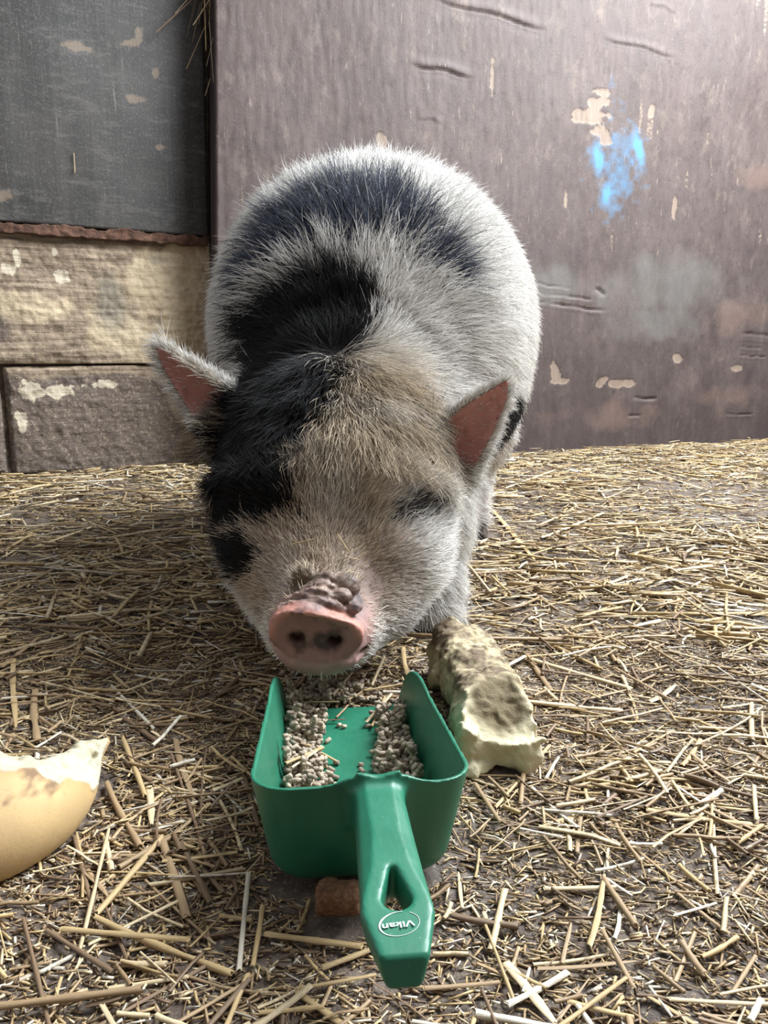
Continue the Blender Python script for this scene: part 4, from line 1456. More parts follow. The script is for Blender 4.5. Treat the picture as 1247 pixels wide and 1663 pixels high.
for i in range(len(PX)):
    if PK[i] == 'spill':
        z0 = float(ground_z(np.array([W[i, 0]]), np.array([W[i, 1]]))[0]) + 0.003 + PR
    else:
        # floor of the bowl curves up to its walls
        e = max(0.0, abs(PX[i]) - 0.043)
        z0 = LIFT + 0.0030 + PR + 14.0 * e * e
        e = max(0.0, 0.045 - PY[i])
        z0 += 8.0 * e * e
    if i:
        d2 = (PX[:i] - PX[i]) ** 2 + (PY[:i] - PY[i]) ** 2
        m = d2 < (2 * PR) ** 2
        if m.any():
            z0 = max(z0, float((PZ[:i][m] + np.sqrt((2 * PR) ** 2 - d2[m]) * 0.86).max()))
    PZ[i] = z0
top_ = np.array([not np.any(((PX - PX[i]) ** 2 + (PY - PY[i]) ** 2 < (1.5 * PR) ** 2) & (PZ > PZ[i] + PR)) for i in range(len(PX))])
score = top_ * 1.0 + (PK == 'loose') * 5 - 1.4 * PY + (PK == 'spill') * -0.05
order = np.argsort(-score)
single = np.zeros(len(PX), bool)
single[order[:300]] = True


def pellet_mesh(seed, L):
    r = np.random.default_rng(seed)
    V, F = [], []
    K = 8
    prof = [(-0.5, 0.62), (-0.46, 0.92), (-0.1, 1.0), (0.2, 0.97), (0.46, 0.93), (0.5, 0.6)]
    for i, (t, s) in enumerate(prof):
        for k in range(K):
            a = 2 * pi * k / K
            rr = PR * s * (1 + 0.07 * r.normal())
            V.append((t * L + 0.15 * PR * r.normal() * (i in (0, 5)), rr * math.cos(a), rr * math.sin(a)))
    for i in range(len(prof) - 1):
        for k in range(K):
            F.append((i * K + k, i * K + (k + 1) % K, (i + 1) * K + (k + 1) % K, (i + 1) * K + k)[::-1])
    F.append((0, 1, 2, 3)); F.append((0, 3, 4, 7)); F.append((4, 5, 6, 7))
    o = 5 * K
    F.append((o + 3, o + 2, o + 1, o)); F.append((o + 7, o + 4, o + 3, o)); F.append((o + 7, o + 6, o + 5, o + 4))
    return np.array(V), np.array(F)


pt = NT('grey_feed_pellet')
info = pt.n('ShaderNodeObjectInfo')
at = pt.n('ShaderNodeAttribute')
at.attribute_name = 'pellet_tone'
fine = pt.noise(pt.coord('Object'), 700, 4, 0.7)
tone = pt.math('ADD', info.outputs['Random'], at.outputs['Fac'])
tone = pt.math('FRACT', tone)
pc = pt.ramp(tone, [(0.0, (0.23, 0.185, 0.145)), (0.5, (0.40, 0.325, 0.245)), (1.0, (0.54, 0.45, 0.34))])
pc = pt.mix(pt.ramp(fine, [(0.3, 0.5), (0.5, 0.0)]), pc, (0.14, 0.11, 0.085))
pt.bump(fine, 0.4, 0.001)
pt.set(Base_Color=pc, Roughness=0.85)
PM = [pellet_mesh(s, L) for s, L in ((1, 0.0052), (2, 0.0062), (3, 0.0072), (4, 0.0045))]
PME = [fast_mesh('feed_pellet', v, f_, pt.m) for v, f_ in PM]
from mathutils import Euler
rots = np.stack([prng.normal(0, 0.3, len(PX)), prng.normal(0, 0.28, len(PX)), prng.random(len(PX)) * 2 * pi], 1)
allV, allF, allT = [], [], []
nv = 0
LB = {'bank': ('grey feed pellet in the lit heap against the long scoop wall nearest the roll', 'pellets in the lit heap of the scoop'),
      'other': ('grey feed pellet in the shaded heap on the bread chunk side of the scoop', 'pellets in the shaded heap of the scoop'),
      'spill': ('grey feed pellet spilled on the floor beyond the scoop lip', 'pellets spilled beyond the scoop lip')}
LOOSE_LABEL = ['single pellet near the scoop lip, first of a close pair', 'single pellet near the scoop lip, second of the close pair', 'loose pellet at the inner edge of the lit heap near the lip',
               'loose pellet at the inner edge of the lit heap below its neighbour', 'loose pellet on bare green floor beside a thin straw', 'upper pellet of the touching pair on bare scoop floor',
               'lower pellet of the touching pair on bare scoop floor', 'loose pellet at the edge of the shaded heap, highest of three', 'loose pellet at the edge of the shaded heap, middle of three',
               'loose pellet at the edge of the shaded heap, lowest of three', 'loose pellet close to the handle end of the lit heap', 'loose pellet under crossed straws near the scoop lip']
li = 0
for i in range(len(PX)):
    v = int(prng.integers(0, 4))
    loc = (W[i, 0], W[i, 1], PZ[i])
    if single[i]:
        o = bpy.data.objects.new('feed_pellet', PME[v])
        COL.objects.link(o)
        o.location = loc
        o.rotation_euler = rots[i]
        if PK[i] == 'loose':
            tag(o, LOOSE_LABEL[li], 'pellet', 'loose pellets on the scoop floor')
            li += 1
        else:
            zone = 'lip end' if PY[i] > 0.185 else ('middle' if PY[i] > 0.11 else 'handle end')
            place = {'bank': 'in the lit heap', 'other': 'in the shaded heap', 'spill': 'spilled'}[PK[i]]
            inner = 'inner edge' if abs(PX[i]) < 0.036 else 'against the wall'
            an = math.degrees(rots[i][2]) % 180
            lie = 'crosswise' if an < 30 or an > 150 else ('lengthwise' if 60 < an < 120 else 'slantwise')
            size = ('middling', 'longish', 'long', 'stubby')[v]
            tag(o, '%s pellet lying %s spilled beyond the scoop lip' % (size, lie) if PK[i] == 'spill' else '%s pellet lying %s %s, %s, %s' % (size, lie, place, zone, inner), 'pellet', LB[PK[i]][1])
    else:
        M = np.array(Euler(rots[i]).to_matrix())
        vv = PM[v][0] @ M.T + np.array(loc)
        allV.append(vv)
        allF.append(PM[v][1] + nv)
        allT.append(np.full(len(vv), prng.random()))
        nv += len(vv)
me = fast_mesh('feed_pellets', np.concatenate(allV), np.concatenate(allF), pt.m)
a_ = me.attributes.new('pellet_tone', 'FLOAT', 'POINT')
a_.data.foreach_set('value', np.concatenate(allT).astype(np.float32))
tag(add_obj('feed_pellets', me), 'mass of grey feed pellets under and behind the single ones', 'feed', kind='stuff')

# ================================================================== STRAW
srng = np.random.default_rng(23)
STRAWS = [  # end, end, width, tone
    (-0.202, 0.344, -0.130, 0.354, 0.0043, 'tan'),
    (-0.153, 0.347, -0.130, 0.357, 0.0023, 'white'),
    (-0.193, 0.401, -0.114, 0.393, 0.0048, 'gold'),
    (-0.177, 0.412, -0.085, 0.368, 0.0043, 'gold'),
    (-0.203, 0.402, -0.153, 0.371, 0.0036, 'brown'),
    (-0.150, 0.378, -0.123, 0.373, 0.0042, 'pale'),
    (-0.082, 0.373, -0.091, 0.458, 0.0034, 'white'),
    (-0.178, 0.417, -0.160, 0.496, 0.0045, 'gold'),
    (-0.202, 0.431, -0.149, 0.441, 0.0020, 'tan'),
    (-0.158, 0.492, -0.122, 0.417, 0.0066, 'tan'),
    (-0.145, 0.489, -0.110, 0.428, 0.0045, 'brown'),
    (-0.227, 0.571, -0.173, 0.484, 0.0051, 'tan'),
    (-0.190, 0.564, -0.172, 0.513, 0.0062, 'pale'),
    (-0.237, 0.644, -0.189, 0.551, 0.0047, 'gold'),
    (-0.189, 0.641, -0.154, 0.551, 0.0057, 'tan'),
    (-0.186, 0.616, -0.135, 0.503, 0.0030, 'brown'),
    (-0.288, 0.760, -0.214, 0.660, 0.0037, 'white'),
    (-0.364, 0.747, -0.315, 0.638, 0.0072, 'tan'),
    (-0.424, 0.828, -0.345, 0.662, 0.0064, 'gold'),
    (-0.340, 0.701, -0.258, 0.779, 0.0044, 'gold'),
    (-0.221, 0.412, -0.170, 0.331, 0.0028, 'brown'),
    (-0.106, 0.336, -0.078, 0.364, 0.0026, 'tan'),
    (-0.139, 0.340, -0.122, 0.339, 0.0029, 'pale'),
    (-0.224, 0.498, -0.181, 0.420, 0.0037, 'brown'),
    (-0.335, 0.617, -0.308, 0.619, 0.0048, 'gold'),
    (-0.310, 0.627, -0.297, 0.652, 0.0033, 'white'),
    (-0.297, 0.603, -0.306, 0.622, 0.0048, 'white'),
    (-0.183, 0.675, -0.153, 0.767, 0.0062, 'brown'),
    (-0.199, 0.462, -0.148, 0.382, 0.0023, 'brown'),
    (-0.201, 0.462, -0.177, 0.434, 0.0036, 'tan'),
    (-0.201, 0.496, -0.183, 0.458, 0.0043, 'pale'),
    (-0.122, 0.462, -0.104, 0.440, 0.0037, 'brown'),
    (0.198, 0.525, 0.272, 0.510, 0.0055, 'gold'),
    (0.098, 0.506, 0.128, 0.492, 0.0027, 'white'),
    (0.148, 0.453, 0.120, 0.388, 0.0042, 'gold'),
    (0.131, 0.401, 0.136, 0.357, 0.0035, 'tan'),
    (0.069, 0.377, 0.089, 0.337, 0.0067, 'pale'),
    (0.022, 0.359, 0.064, 0.364, 0.0034, 'tan'),
    (0.099, 0.351, 0.131, 0.341, 0.0036, 'gold'),
    (0.152, 0.374, 0.163, 0.356, 0.0027, 'tan'),
    (0.146, 0.362, 0.150, 0.339, 0.0020, 'white'),
    (0.103, 0.347, 0.108, 0.331, 0.0035, 'white'),
    (0.203, 0.353, 0.189, 0.337, 0.0039, 'white'),
    (0.062, 0.420, 0.064, 0.402, 0.0034, 'pale'),
    (0.102, 0.379, 0.114, 0.409, 0.0029, 'tan'),
    (0.243, 0.534, 0.267, 0.552, 0.0053, 'white'),
    (0.296, 0.559, 0.276, 0.513, 0.0038, 'pale'),
    (0.073, 0.559, 0.086, 0.509, 0.0043, 'tan'),
    (0.162, 0.399, 0.172, 0.381, 0.0022, 'gold'),
    (0.190, 0.359, 0.217, 0.388, 0.0028, 'tan'),
    (0.180, 0.417, 0.209, 0.424, 0.0023, 'white'),
    (0.278, 0.507, 0.242, 0.482, 0.0035, 'gold'),
    (0.101, 1.040, 0.218, 1.058, 0.0053, 'pale'),
    (0.313, 1.091, 0.424, 1.192, 0.0057, 'pale'),
    (0.286, 0.992, 0.424, 0.940, 0.0057, 'gold'),
    (0.396, 0.962, 0.539, 1.132, 0.0052, 'gold'),
    (0.165, 0.813, 0.257, 0.749, 0.0060, 'pale'),
    (0.269, 0.723, 0.307, 0.752, 0.0070, 'pale'),
    (0.133, 0.708, 0.234, 0.698, 0.0054, 'pale'),
    (0.241, 1.664, 0.255, 1.261, 0.0096, 'gold'),
    (0.272, 0.992, 0.259, 0.806, 0.0046, 'tan'),
    (0.164, 0.832, 0.172, 0.735, 0.0067, 'tan'),
    (0.130, 0.787, 0.159, 0.819, 0.0055, 'white'),
    (0.207, 0.638, 0.234, 0.607, 0.0033, 'white'),
    (0.252, 0.593, 0.286, 0.637, 0.0048, 'gold'),
    (0.266, 0.609, 0.279, 0.564, 0.0046, 'tan'),
    (0.366, 0.713, 0.330, 0.635, 0.0052, 'pale'),
    (0.177, 0.908, 0.239, 0.792, 0.0050, 'gold'),
    (0.195, 0.565, 0.228, 0.577, 0.0040, 'pale'),
    (0.085, 0.531, 0.146, 0.624, 0.0035, 'gold'),
    (0.105, 0.535, 0.123, 0.613, 0.0040, 'tan'),
    (0.043, 0.425, 0.037, 0.412, 0.0031, 'pale'),
    (0.050, 0.458, 0.049, 0.422, 0.0028, 'pale'),
    (0.296, 1.405, 0.477, 1.636, 0.0075, 'pale'),
    (0.254, 0.792, 0.293, 0.715, 0.0039, 'tan'),
    (0.242, 0.539, 0.276, 0.496, 0.0041, 'tan'),
    (0.053, 0.810, 0.065, 0.715, 0.0046, 'gold'),
    (0.022, 0.837, 0.024, 0.760, 0.0054, 'gold'),
    (-0.102, 0.729, -0.045, 0.828, 0.0040, 'tan'),
    (-0.071, 0.401, -0.012, 0.389, 0.0051, 'gold'),
    (-0.092, 0.507, -0.117, 0.585, 0.0039, 'brown'),
    (-0.168, 0.715, -0.124, 0.792, 0.0058, 'brown'),
    (-0.425, 0.801, -0.422, 0.887, 0.0064, 'tan'),
    (-0.543, 1.061, -0.520, 1.249, 0.0067, 'tan'),
    (-0.630, 1.357, -0.587, 1.512, 0.0071, 'pale'),
    (-0.455, 1.405, -0.282, 1.156, 0.0074, 'tan'),
    (-0.395, 0.931, -0.298, 0.828, 0.0052, 'brown'),
    (-0.300, 0.954, -0.225, 0.908, 0.0055, 'gold'),
    (-0.211, 0.847, -0.160, 0.931, 0.0060, 'tan'),
    (0.609, 1.405, 0.637, 1.249, 0.0077, 'pale'),
    (0.786, 2.281, 0.819, 1.954, 0.0086, 'pale'),
    (0.427, 1.864, 0.570, 1.766, 0.0089, 'gold'),
    (0.312, 1.954, 0.510, 2.281, 0.0103, 'pale'),
    (0.170, 0.507, 0.174, 0.465, 0.0035, 'tan'),
    (0.132, 0.531, 0.163, 0.539, 0.0033, 'pale'),
    (0.201, 0.465, 0.208, 0.434, 0.0033, 'gold'),
    (0.104, 0.446, 0.122, 0.423, 0.0028, 'brown'),
    (0.082, 0.373, 0.075, 0.356, 0.0020, 'white'),
    (0.217, 0.428, 0.203, 0.401, 0.0034, 'pale'),
    (0.151, 0.428, 0.137, 0.396, 0.0030, 'white'),
]

TONE = {'tan': (0.34, 0.235, 0.13), 'gold': (0.50, 0.365, 0.18), 'pale': (0.63, 0.51, 0.32), 'white': (0.70, 0.65, 0.54), 'brown': (0.165, 0.105, 0.062)}
TONEN = {'tan': 'tan', 'gold': 'golden', 'pale': 'pale', 'white': 'bleached', 'brown': 'brown'}


def straw_profile(kind, K, r):
    """closed cross-section of unit width: hollow stalk, split half-stalk or flat leaf"""
    out = []
    for k in range(K):
        a = 2 * pi * k / K
        if kind == 'stalk':
            out.append((0.5 * math.cos(a), 0.42 * math.sin(a)))
        elif kind == 'split':
            w = math.cos(a)
            up = 0.34 * (1 - w * w)
            out.append((0.5 * w, up + 0.05 * math.sin(a)))
        else:
            out.append((0.5 * math.cos(a), 0.11 * math.sin(a)))
    return np.array(out)


def straw_template(kind, seed, K=7, R=7):
    """unit straw along X, length 1, width 1 (scaled per straw)"""
    r = np.random.default_rng(seed)
    V = []
    b = r.normal(0, 1, 4)
    for i in range(R):
        t = i / (R - 1)
        p = straw_profile(kind, K, r)
        w = 1 + 0.10 * r.normal()
        if kind == 'stalk' and i == R // 2 and seed % 2:
            w *= 1.22                                       # a node in the stalk
        if kind == 'leaf':
            w *= 0.35 + 0.65 * math.sin(pi * min(1, 0.15 + 0.85 * t)) ** 0.5
        yo = 0.25 * b[0] * (t - 0.5) ** 2 + 0.05 * b[1] * math.sin(5 * t)
        zo = 0.10 * abs(b[2]) * 4 * (t - 0.5) ** 2
        for y, z in p:
            V.append((t - 0.5 + 0.012 * r.normal() * (i in (0, R - 1)), y * w + yo, z * w + zo + 0.42))
    F = [(i * K + k, i * K + (k + 1) % K, (i + 1) * K + (k + 1) % K, (i + 1) * K + k)[::-1] for i in range(R - 1) for k in range(K)]
    # ends closed a little way in, so that stalks look hollow
    n = len(V)
    for i, s in ((0, 1), (R - 1, -1)):
        cen = np.mean(V[i * K:(i + 1) * K], axis=0)
        base = len(V)
        for k in range(K):
            v = np.array(V[i * K + k])
            w = cen + (v - cen) * 0.6
            w[0] += 0.012 * s
            V.append(tuple(w))
        for k in range(K):
            q = (i * K + k, i * K + (k + 1) % K, base + (k + 1) % K, base + k)
            F.append(q if s == 1 else q[::-1])
        V.append(tuple(np.mean(V[base:base + K], axis=0)))
        c = len(V) - 1
        for k in range(0, K - 1, 2):
            q = (base + k, base + k + 1, base + (k + 2) % K, c)
            F.append(q if s == 1 else q[::-1])
        if K % 2:
            q = (base + K - 1, base, c, c)
    return np.array(V), np.array(F)


def straw_mat(name, per_object):
    t = NT(name)
    if per_object:
        info = t.n('ShaderNodeObjectInfo')
        base = info.outputs['Color']
        v = t.coord('Object', (3.5, 22, 22))
    else:
        base = t.attr('straw_tone')
        v = t.coord('Object', (160, 160, 160))
    n = t.noise(v, 1.0, 5, 0.7)
    c = t.mix(t.ramp(n, [(0.34, 0.75), (0.56, 0.0)]), base, (0.17, 0.11, 0.06))
    c = t.mix(t.ramp(n, [(0.58, 0.0), (0.74, 0.45)]), c, (0.78, 0.68, 0.46))
    t.bump(n, 0.25, 0.0008)
    return t.set(Base_Color=c, Roughness=0.5, Specular_IOR_Level=0.4)


smat = straw_mat('straw', True)
smat2 = straw_mat('loose_straw', False)
TEMPL = [('stalk', s) for s in range(1, 6)] + [('split', s) for s in range(6, 11)] + [('leaf', s) for s in range(11, 14)]
TM = [straw_template(k, s) for k, s in TEMPL]
TME = [fast_mesh('straw_stalk', v, f_, smat) for v, f_ in TM]


def blocked(x, y, g=0.0):
    """places where a straw cannot lie because something stands there"""
    p = np.stack([x, y], -1) - SC_O[:2]
    X, Y = p @ SC_X[:2], p @ SC_Y[:2]
    b = (np.abs(X) < 0.067 - g) & (Y > 0.010 + 0.6 * g) & (Y < 0.270)
    b |= ((x + 0.290) / (0.076 - g)) ** 2 + ((y - 0.515) / (0.090 - g)) ** 2 < 1
    b |= np.hypot(x + 0.243, y - 0.57) < 0.02
    s = (x - A_[0]) * dv[0] + (y - A_[1]) * dv[1]
    w = (x - A_[0]) * dv[1] - (y - A_[1]) * dv[0]
    b |= (np.abs(w) < 0.036 - 0.7 * g) & (s > 0.0) & (s < 0.235)
    for fx, fy in ((0.063, 0.93), (-0.134, 0.95), (0.172, 1.445), (-0.202, 1.468)):
        b |= np.hypot(x - fx, y - fy) < 0.042
    b |= (np.abs(x + 0.0285) < 0.02) & (np.abs(y - 0.4165) < 0.014)
    # walls
    uL = (y - 2.20) * 0.875 - (x + 1.11) * 0.4841
    uR = (y - 2.731) * 0.932 - (x - 0.476) * 0.3625
    b |= np.where(x < -0.53, uL > -0.03, uR > -0.025)
    return b


MARKS = [((0.0, 0.36), 'scoop handle', None), ((-0.25, 0.53), 'bread roll', None), ((0.09, 0.72), 'bread chunk', None), ((0.172, 1.44), 'rear hoof', None), ((-0.06, 0.75), 'snout', None),
         ((0.66, 2.70), 'plywood sheet', None), ((-0.8, 2.25), 'masonry wall', None)]
USED = {}


def straw_label(p, q, w, tone):
    m = (np.array(p) + np.array(q)) / 2
    L = np.hypot(q[0] - p[0], q[1] - p[1])
    a = math.degrees(math.atan2(abs(q[1] - p[1]), q[0] - p[0] if q[0] != p[0] else 1e-6)) % 180
    ori = 'crosswise' if a < 25 or a > 155 else ('lengthwise' if 65 < a < 115 else ('slanting' if L < 0.03 else 'slantwise'))
    size = 'long' if L > 0.085 else ('middling' if L > 0.045 else 'short')
    thick = 'thick' if w > 0.0046 else ('thin' if w < 0.0026 else 'slender')
    d = [np.hypot(m[0] - k[0][0], m[1] - k[0][1]) for k in MARKS]
    o = np.argsort(d)
    k, k2 = MARKS[o[0]], MARKS[o[1]]
    dm = d[o[0]]
    band = 'close' if dm < 0.08 else ('a hand' if dm < 0.17 else ('a step' if dm < 0.6 else 'far'))
    dx, dy = m[0] - k[0][0], m[1] - k[0][1]
    rel = ('behind' if dy > 0 else 'before') if abs(dy) > abs(dx) else 'beside'
    base = '%s %s %s straw %s %s %s the %s' % (size, thick, TONEN[tone], ori, band, rel, k[1])
    dx2 = m[0] - k2[0][0]
    for extra in ('', ', on the %s side' % k2[1], ', alone on dark soil' if False else ', facing the %s' % MARKS[o[2]][1]):
        if base + extra not in USED:
            break
    USED[base + extra] = 1
    return base + extra


def put_straw(x0, y0, x1, y1, w, tone, z=None, label=None, name='straw_stalk', group='straw stalks strewn over the earth floor', tmpl=None, z1=None):
    i = int(srng.integers(0, len(TME))) if tmpl is None else tmpl
    o = bpy.data.objects.new(name, TME[i])
    COL.objects.link(o)
    L = math.hypot(x1 - x0, y1 - y0)
    g = ground_z(np.array([x0, x1, (x0 + x1) / 2]), np.array([y0, y1, (y0 + y1) / 2]))
    if z is None:
        lay = 0.0015 + 0.003 * srng.random()
        za, zb = g[0] + lay, g[1] + lay
        zm = (za + zb) / 2
        za, zb = (za + max(0, g[2] - zm), zb + max(0, g[2] - zm))
    else:
        za, zb = z, z if z1 is None else z1
    o.location = ((x0 + x1) / 2, (y0 + y1) / 2, (za + zb) / 2)
    L3 = math.sqrt(L * L + (zb - za) ** 2)
    o.scale = (L3, w, min(w, 0.0048))
    o.rotation_euler = (0, -math.atan2(zb - za, L), math.atan2(y1 - y0, x1 - x0))
    c = np.array(TONE[tone]) * srng.uniform(0.85, 1.15)
    o.color = (float(c[0]), float(c[1]), float(c[2]), 1)
    tag(o, label or straw_label((x0, y0), (x1, y1), w, tone), 'straw', group)
    return o


# straws told apart in the photograph
KIND_OF = {'white': [6, 7, 8], 'brown': [5, 6, 9]}
for k, (x0, y0, x1, y1, w, tone) in enumerate(STRAWS):
    tm = None
    if tone in KIND_OF and k % 3:
        tm = KIND_OF[tone][k % 3]
    if x1 < x0:
        x0, y0, x1, y1 = x1, y1, x0, y0
    put_straw(x0, y0, x1, y1, w, tone, tmpl=tm)

# more of the nearer ones
n_ind = 0
while n_ind < 168:
    y = 0.30 + 1.15 * srng.random() ** 1.5
    half = 0.52 * y + 0.02
    x = srng.uniform(-half, half)
    a = srng.uniform(0, pi)
    if srng.random() < 0.4:
        a = srng.normal(0.15, 0.45)
    L = float(np.clip(srng.lognormal(math.log(0.040), 0.42), 0.018, 0.12))
    w = srng.uniform(0.0020, 0.0048)
    x0, y0, x1, y1 = x - L / 2 * math.cos(a), y - L / 2 * math.sin(a), x + L / 2 * math.cos(a), y + L / 2 * math.sin(a)
    tt = np.linspace(0, 1, 9)
    if blocked(x0 + (x1 - x0) * tt, y0 + (y1 - y0) * tt).any():
        continue
    tone = srng.choice(['tan', 'gold', 'pale', 'white', 'brown'], p=[0.30, 0.27, 0.20, 0.08, 0.15])
    if x1 < x0:
        x0, y0, x1, y1 = x1, y1, x0, y0
    put_straw(x0, y0, x1, y1, w, tone)
    n_ind += 1


# the rest of the litter as one mass
def litter(N, ymin, ymax, Lm, Ls, wlo, whi, K, R, zl, seed, power=1.0, dens=None, flat=0.4, tones=None, xpad=0.03, g=0.0):
    r = np.random.default_rng(seed)
    y = ymin + (ymax - ymin) * r.random(N) ** power
    half = 0.545 * y + xpad + 0.05
    N = int(N * 1.45)
    y = ymin + (ymax - ymin) * r.random(N) ** power
    half = 0.545 * y + 0.36
    x = r.uniform(-1, 1, N) * half
    a = np.where(r.random(N) < 0.35, r.normal(0.0, 0.5, N), r.uniform(0, pi, N))
    L = np.clip(r.lognormal(math.log(Lm), Ls, N), Lm * 0.35, Lm * 3.2)
    w = r.uniform(wlo, whi, N)
    ok = np.ones(N, bool)
    for t in np.linspace(-0.5, 0.5, 7):
        ok &= ~blocked(x + t * L * np.cos(a), y + t * L * np.sin(a), g)
    if dens is not None:
        ok &= r.random(N) < dens(x, y)
    x, y, a, L, w = x[ok], y[ok], a[ok], L[ok], w[ok]
    N = len(x)
    t = np.linspace(-0.5, 0.5, R)
    bend = r.normal(0, 0.022, N)[:, None] * (t[None] ** 2 * 4 - 0.5) * L[:, None]
    cx = x[:, None] + np.cos(a)[:, None] * t * L[:, None] - np.sin(a)[:, None] * bend
    cy = y[:, None] + np.sin(a)[:, None] * t * L[:, None] + np.cos(a)[:, None] * bend
    gz = ground_z(cx, cy)
    lay = (zl * r.random(N) ** 1.6)[:, None]
    cz = np.maximum(gz, gz.mean(1, keepdims=True) * 0.6 + gz * 0.4) + lay + r.normal(0, 0.03, N)[:, None] * t * L[:, None] * (lay > 0.003)
    ph = np.arange(K) * 2 * pi / K
    ht = np.where(r.random(N) < flat, 0.14, 0.42) * r.uniform(0.7, 1.2, N)
    roll = r.normal(0, 0.35, N)
    cs, sn = np.cos(ph)[None] * 0.5, np.sin(ph)[None] * ht[:, None]
    py = (cs * np.cos(roll)[:, None] - sn * np.sin(roll)[:, None]) * w[:, None]
    pz = (cs * np.sin(roll)[:, None] + sn * np.cos(roll)[:, None]) * w[:, None]
    X = cx[:, :, None] - np.sin(a)[:, None, None] * py[:, None, :]
    Y = cy[:, :, None] + np.cos(a)[:, None, None] * py[:, None, :]
    Z = cz[:, :, None] + pz[:, None, :] + (0.4 * w)[:, None, None]
    V = np.stack([X, Y, Z], -1).reshape(-1, 3)
    i = np.arange(R - 1)[:, None]
    k = np.arange(K)[None]
    f1 = np.stack([i * K + k, i * K + (k + 1) % K, (i + 1) * K + (k + 1) % K, (i + 1) * K + k], -1).reshape(-1, 4)[:, ::-1]
    if K == 4:
        f1 = np.concatenate([f1, np.array([[0, 1, 2, 3]]), np.array([[3, 2, 1, 0]]) + (R - 1) * K])
    F = (f1[None] + (np.arange(N) * R * K)[:, None, None]).reshape(-1, 4)
    T = np.array([TONE[q] for q in ('tan', 'gold', 'pale', 'white', 'brown')])
    pr = np.array(tones if tones is not None else [0.30, 0.28, 0.18, 0.07, 0.17])
    pick = r.choice(5, N, p=pr / pr.sum())
    C = T[pick] * r.uniform(0.75, 1.2, N)[:, None]
    C = np.repeat(C, R * K, 0)
    return V, F, C


def dens_far(x, y):
    n = fbm(P3(x, y), 4.5, 91, 3)
    band = np.exp(-(((y - 2.20) * 0.875 - (x + 1.11) * 0.4841 + 0.12) / 0.10) ** 2) * (x < -0.4) + np.exp(-(((y - 2.731) * 0.932 - (x - 0.476) * 0.3625 + 0.13) / 0.12) ** 2) * (x > 0.1)
    return np.clip(0.66 + 0.55 * n + band - 0.35 * sstep(0.55, 1.1, x) * sstep(2.4, 1.9, y), 0, 1)


def dens_near(x, y):
    n = fbm(P3(x, y), 7, 93, 3)
    return np.clip(0.60 + 0.5 * n - 0.25 * sstep(0.45, 0.30, y), 0, 1)


parts = [
    litter(8000, 0.85, 3.3, 0.068, 0.5, 0.0028, 0.0066, 4, 3, 0.012, 1, 0.75, dens_far, tones=[0.20, 0.36, 0.30, 0.08, 0.06]),
    litter(14000, 0.85, 3.3, 0.024, 0.5, 0.0014, 0.0044, 4, 2, 0.006, 6, 0.75, None, tones=[0.30, 0.28, 0.22, 0.10, 0.10]),
    litter(4300, 0.45, 1.2, 0.036, 0.5, 0.0013, 0.0040, 5, 4, 0.008, 2, 0.9, dens_near, tones=[0.30, 0.28, 0.17, 0.07, 0.18]),
    litter(1500, 0.26, 0.62, 0.024, 0.5, 0.0010, 0.0030, 5, 4, 0.005, 3, 0.9, dens_near, tones=[0.32, 0.22, 0.15, 0.08, 0.23], g=0.01),
    litter(20000, 0.25, 1.5, 0.011, 0.5, 0.0008, 0.0022, 4, 2, 0.003, 4, 0.9, dens_near, tones=[0.34, 0.2, 0.16, 0.09, 0.21], g=0.012),
    litter(34000, 0.25, 0.9, 0.006, 0.6, 0.0006, 0.0020, 4, 2, 0.002, 5, 0.9, None, tones=[0.30, 0.18, 0.18, 0.10, 0.24], g=0.014),
]
vs, fs, cs_, n = [], [], [], 0
for V, F, C in parts:
    vs.append(V)
    fs.append(F + n)
    cs_.append(C)
    n += len(V)
me = fast_mesh('straw_litter', np.concatenate(vs), np.concatenate(fs), smat2, True)
color_attr(me, 'straw_tone', np.concatenate(cs_))
tag(add_obj('straw_litter', me), 'loose litter of chopped straw and chaff covering the earth floor', 'straw', kind='stuff')

# straws lying in the scoop, on the pig, on the bread and caught on the wall
def sc_straw(X0, Y0, Z0, X1, Y1, Z1, w, tone, label, tm=None):
    p, q = sc_world(np.array(X0), np.array(Y0), Z0), sc_world(np.array(X1), np.array(Y1), Z1)
    return put_straw(p[0], p[1], q[0], q[1], w, tone, z=float(p[2]), z1=float(q[2]), label=label, tmpl=tm, group='straws lying in the scoop')


sc_straw(-0.052, 0.128, 0.026, -0.022, 0.165, 0.018, 0.0032, 'gold', 'golden straw lying on the lit heap of pellets in the scoop', 0)
sc_straw(-0.047, 0.122, 0.026, -0.026, 0.160, 0.019, 0.0028, 'pale', 'pale straw crossing the golden one on the lit heap of pellets', 6)
sc_straw(-0.035, 0.176, 0.016, -0.011, 0.160, 0.008, 0.0024, 'gold', 'thin straw reaching from the lit heap onto bare green floor', 1)
sc_straw(-0.026, 0.182, 0.010, -0.017, 0.142, 0.008, 0.0018, 'tan', 'thin tan straw along the inner edge of the lit heap', 2)
sc_straw(-0.052, 0.178, 0.021, -0.031, 0.170, 0.017, 0.0020, 'tan', 'small tan straw half sunk in the lit heap', 3)
sc_straw(0.018, 0.222, 0.009, 0.046, 0.262, 0.017, 0.0040, 'pale', 'broad pale straw leaning from scoop floor to the shaded wall', 7)
sc_straw(0.023, 0.216, 0.009, 0.040, 0.266, 0.013, 0.0024, 'gold', 'slim golden straw beneath the broad pale one near the lip', 1)
sc_straw(-0.021, 0.234, 0.0085, 0.000, 0.233, 0.0085, 0.0020, 'brown', 'thin brown straw crosswise on scoop floor near the lip', 8)
sc_straw(-0.008, 0.238, 0.0085, 0.004, 0.262, 0.0085, 0.0022, 'tan', 'tan straw pointing over the scoop lip beside the brown one', 3)
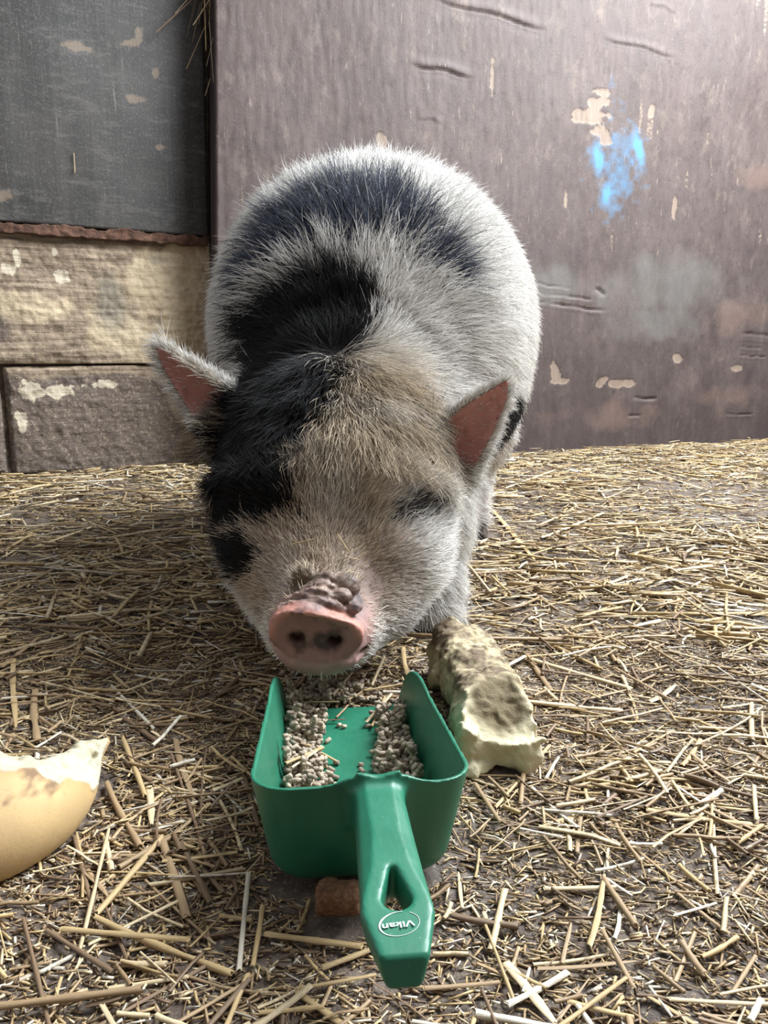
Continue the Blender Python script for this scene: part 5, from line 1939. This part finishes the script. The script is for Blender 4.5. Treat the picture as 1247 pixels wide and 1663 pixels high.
sc_straw(-0.052, 0.272, 0.010, -0.004, 0.268, 0.010, 0.0018, 'pale', 'pale thin straw resting along the scoop lip', 0)
for k, (u0, v0, u1, v1, w, tone, lb) in enumerate([(-0.035, 0.300, -0.005, 0.345, 0.0026, 'white', 'bleached straw on the spilled pellets under the chin'), (-0.010, 0.282, 0.012, 0.330, 0.0030, 'pale', 'pale straw on the spilled pellets next to the lip'),
                                                   (0.022, 0.290, 0.070, 0.300, 0.0026, 'gold', 'golden straw between scoop lip and bread chunk'), (0.030, 0.300, 0.050, 0.370, 0.0034, 'pale', 'pale straw leaning up beside the bread chunk under the jowl'),
                                                   (-0.062, 0.300, -0.030, 0.288, 0.0024, 'tan', 'tan straw at the corner of the scoop lip on spilled pellets')]):
    sc_straw(u0, v0, 0.010, u1, v1, 0.012, w, tone, lb, k)


def left_world(u, v, d):
    return np.array([-1.11 + 0.875 * u + 0.4841 * d, 2.20 + 0.4841 * u - 0.875 * d, v])


def free_straw(p, q, w, tone, label, group, tm):
    p, q = np.array(p, float), np.array(q, float)
    if q[0] < p[0]:
        p, q = q, p
    o = put_straw(p[0], p[1], q[0], q[1], w, tone, z=float(p[2]), z1=float(q[2]), label=label, tmpl=tm, group=group)
    return o


wr = np.random.default_rng(8)
for k in range(16):
    u, v = wr.uniform(0.628, 0.668), wr.uniform(1.24, 1.47)
    L = wr.uniform(0.08, 0.19)
    a = wr.normal(0.28, 0.22)
    d = wr.uniform(0.055, 0.12)
    o = free_straw(left_world(u, v, d), left_world(u - L * math.sin(a), v - L * math.cos(a), d + wr.uniform(-0.02, 0.02)), wr.uniform(0.0022, 0.0045), ['tan', 'gold', 'pale', 'brown'][k % 4],
                   '%s straw of the corner tuft, %s and %s' % (TONEN[['tan', 'gold', 'pale', 'brown'][k % 4]], 'long' if L > 0.13 else 'short', 'hanging steeply' if abs(a) < 0.3 else 'sticking out aslant'), 'straws caught in the wall corner', k % 10)
free_straw(left_world(0.652, 1.125, 0.07), left_world(0.633, 1.075, 0.075), 0.005, 'tan', 'lone short straw hanging in the dark corner below the tuft', 'straws caught in the wall corner', 7)
free_straw(left_world(0.263, 0.885, 0.045), left_world(0.262, 0.835, 0.045), 0.0028, 'gold', 'lone pale green straw stuck on the dark board', 'straws caught in the wall corner', 1)
#@PIGSTRAWS@
for p, q, w, tone, lb in [
    ([0.057, 1.17, 0.59], [0.068, 1.228, 0.611], 0.003, 'pale', 'short pale straw sticking up on the top of the pig back'),
    ([0.01, 1.099, 0.563], [0.035, 1.146, 0.585], 0.003, 'brown', 'brown straw in the dark saddle near the top of the back'),
    ([-0.182, 1.118, 0.499], [-0.142, 1.083, 0.507], 0.0022, 'white', 'thin bleached straw lying across the edge of the dark saddle'),
    ([0.133, 1.178, 0.55], [0.161, 1.148, 0.501], 0.0034, 'tan', 'long tan straw along the white flank of the pig'),
    ([0.169, 1.153, 0.493], [0.182, 1.154, 0.471], 0.0034, 'gold', 'short golden straw below the long one on the flank'),
    ([-0.134, 1.081, 0.513], [-0.108, 1.058, 0.506], 0.002, 'white', 'tiny bleached straw in the dark saddle'),
    ([-0.089, 0.727, 0.158], [-0.068, 0.726, 0.163], 0.0016, 'gold', 'golden straw lying across the bridge of the muzzle'),
    ([-0.046, 0.734, 0.167], [-0.035, 0.723, 0.153], 0.0012, 'gold', 'thin straw on the muzzle below the eye'),
    ([-0.038, 0.717, 0.149], [-0.025, 0.723, 0.144], 0.001, 'pale', 'tiny pale straw on the muzzle over the snout'),
    ([0.026, 1.093, 0.555], [0.036, 1.064, 0.527], 0.0022, 'pale', 'thin pale straw hanging in the dark saddle'),
]:
    free_straw(p, q, w, tone, lb, 'straws caught in the bristles of the pig', 1)
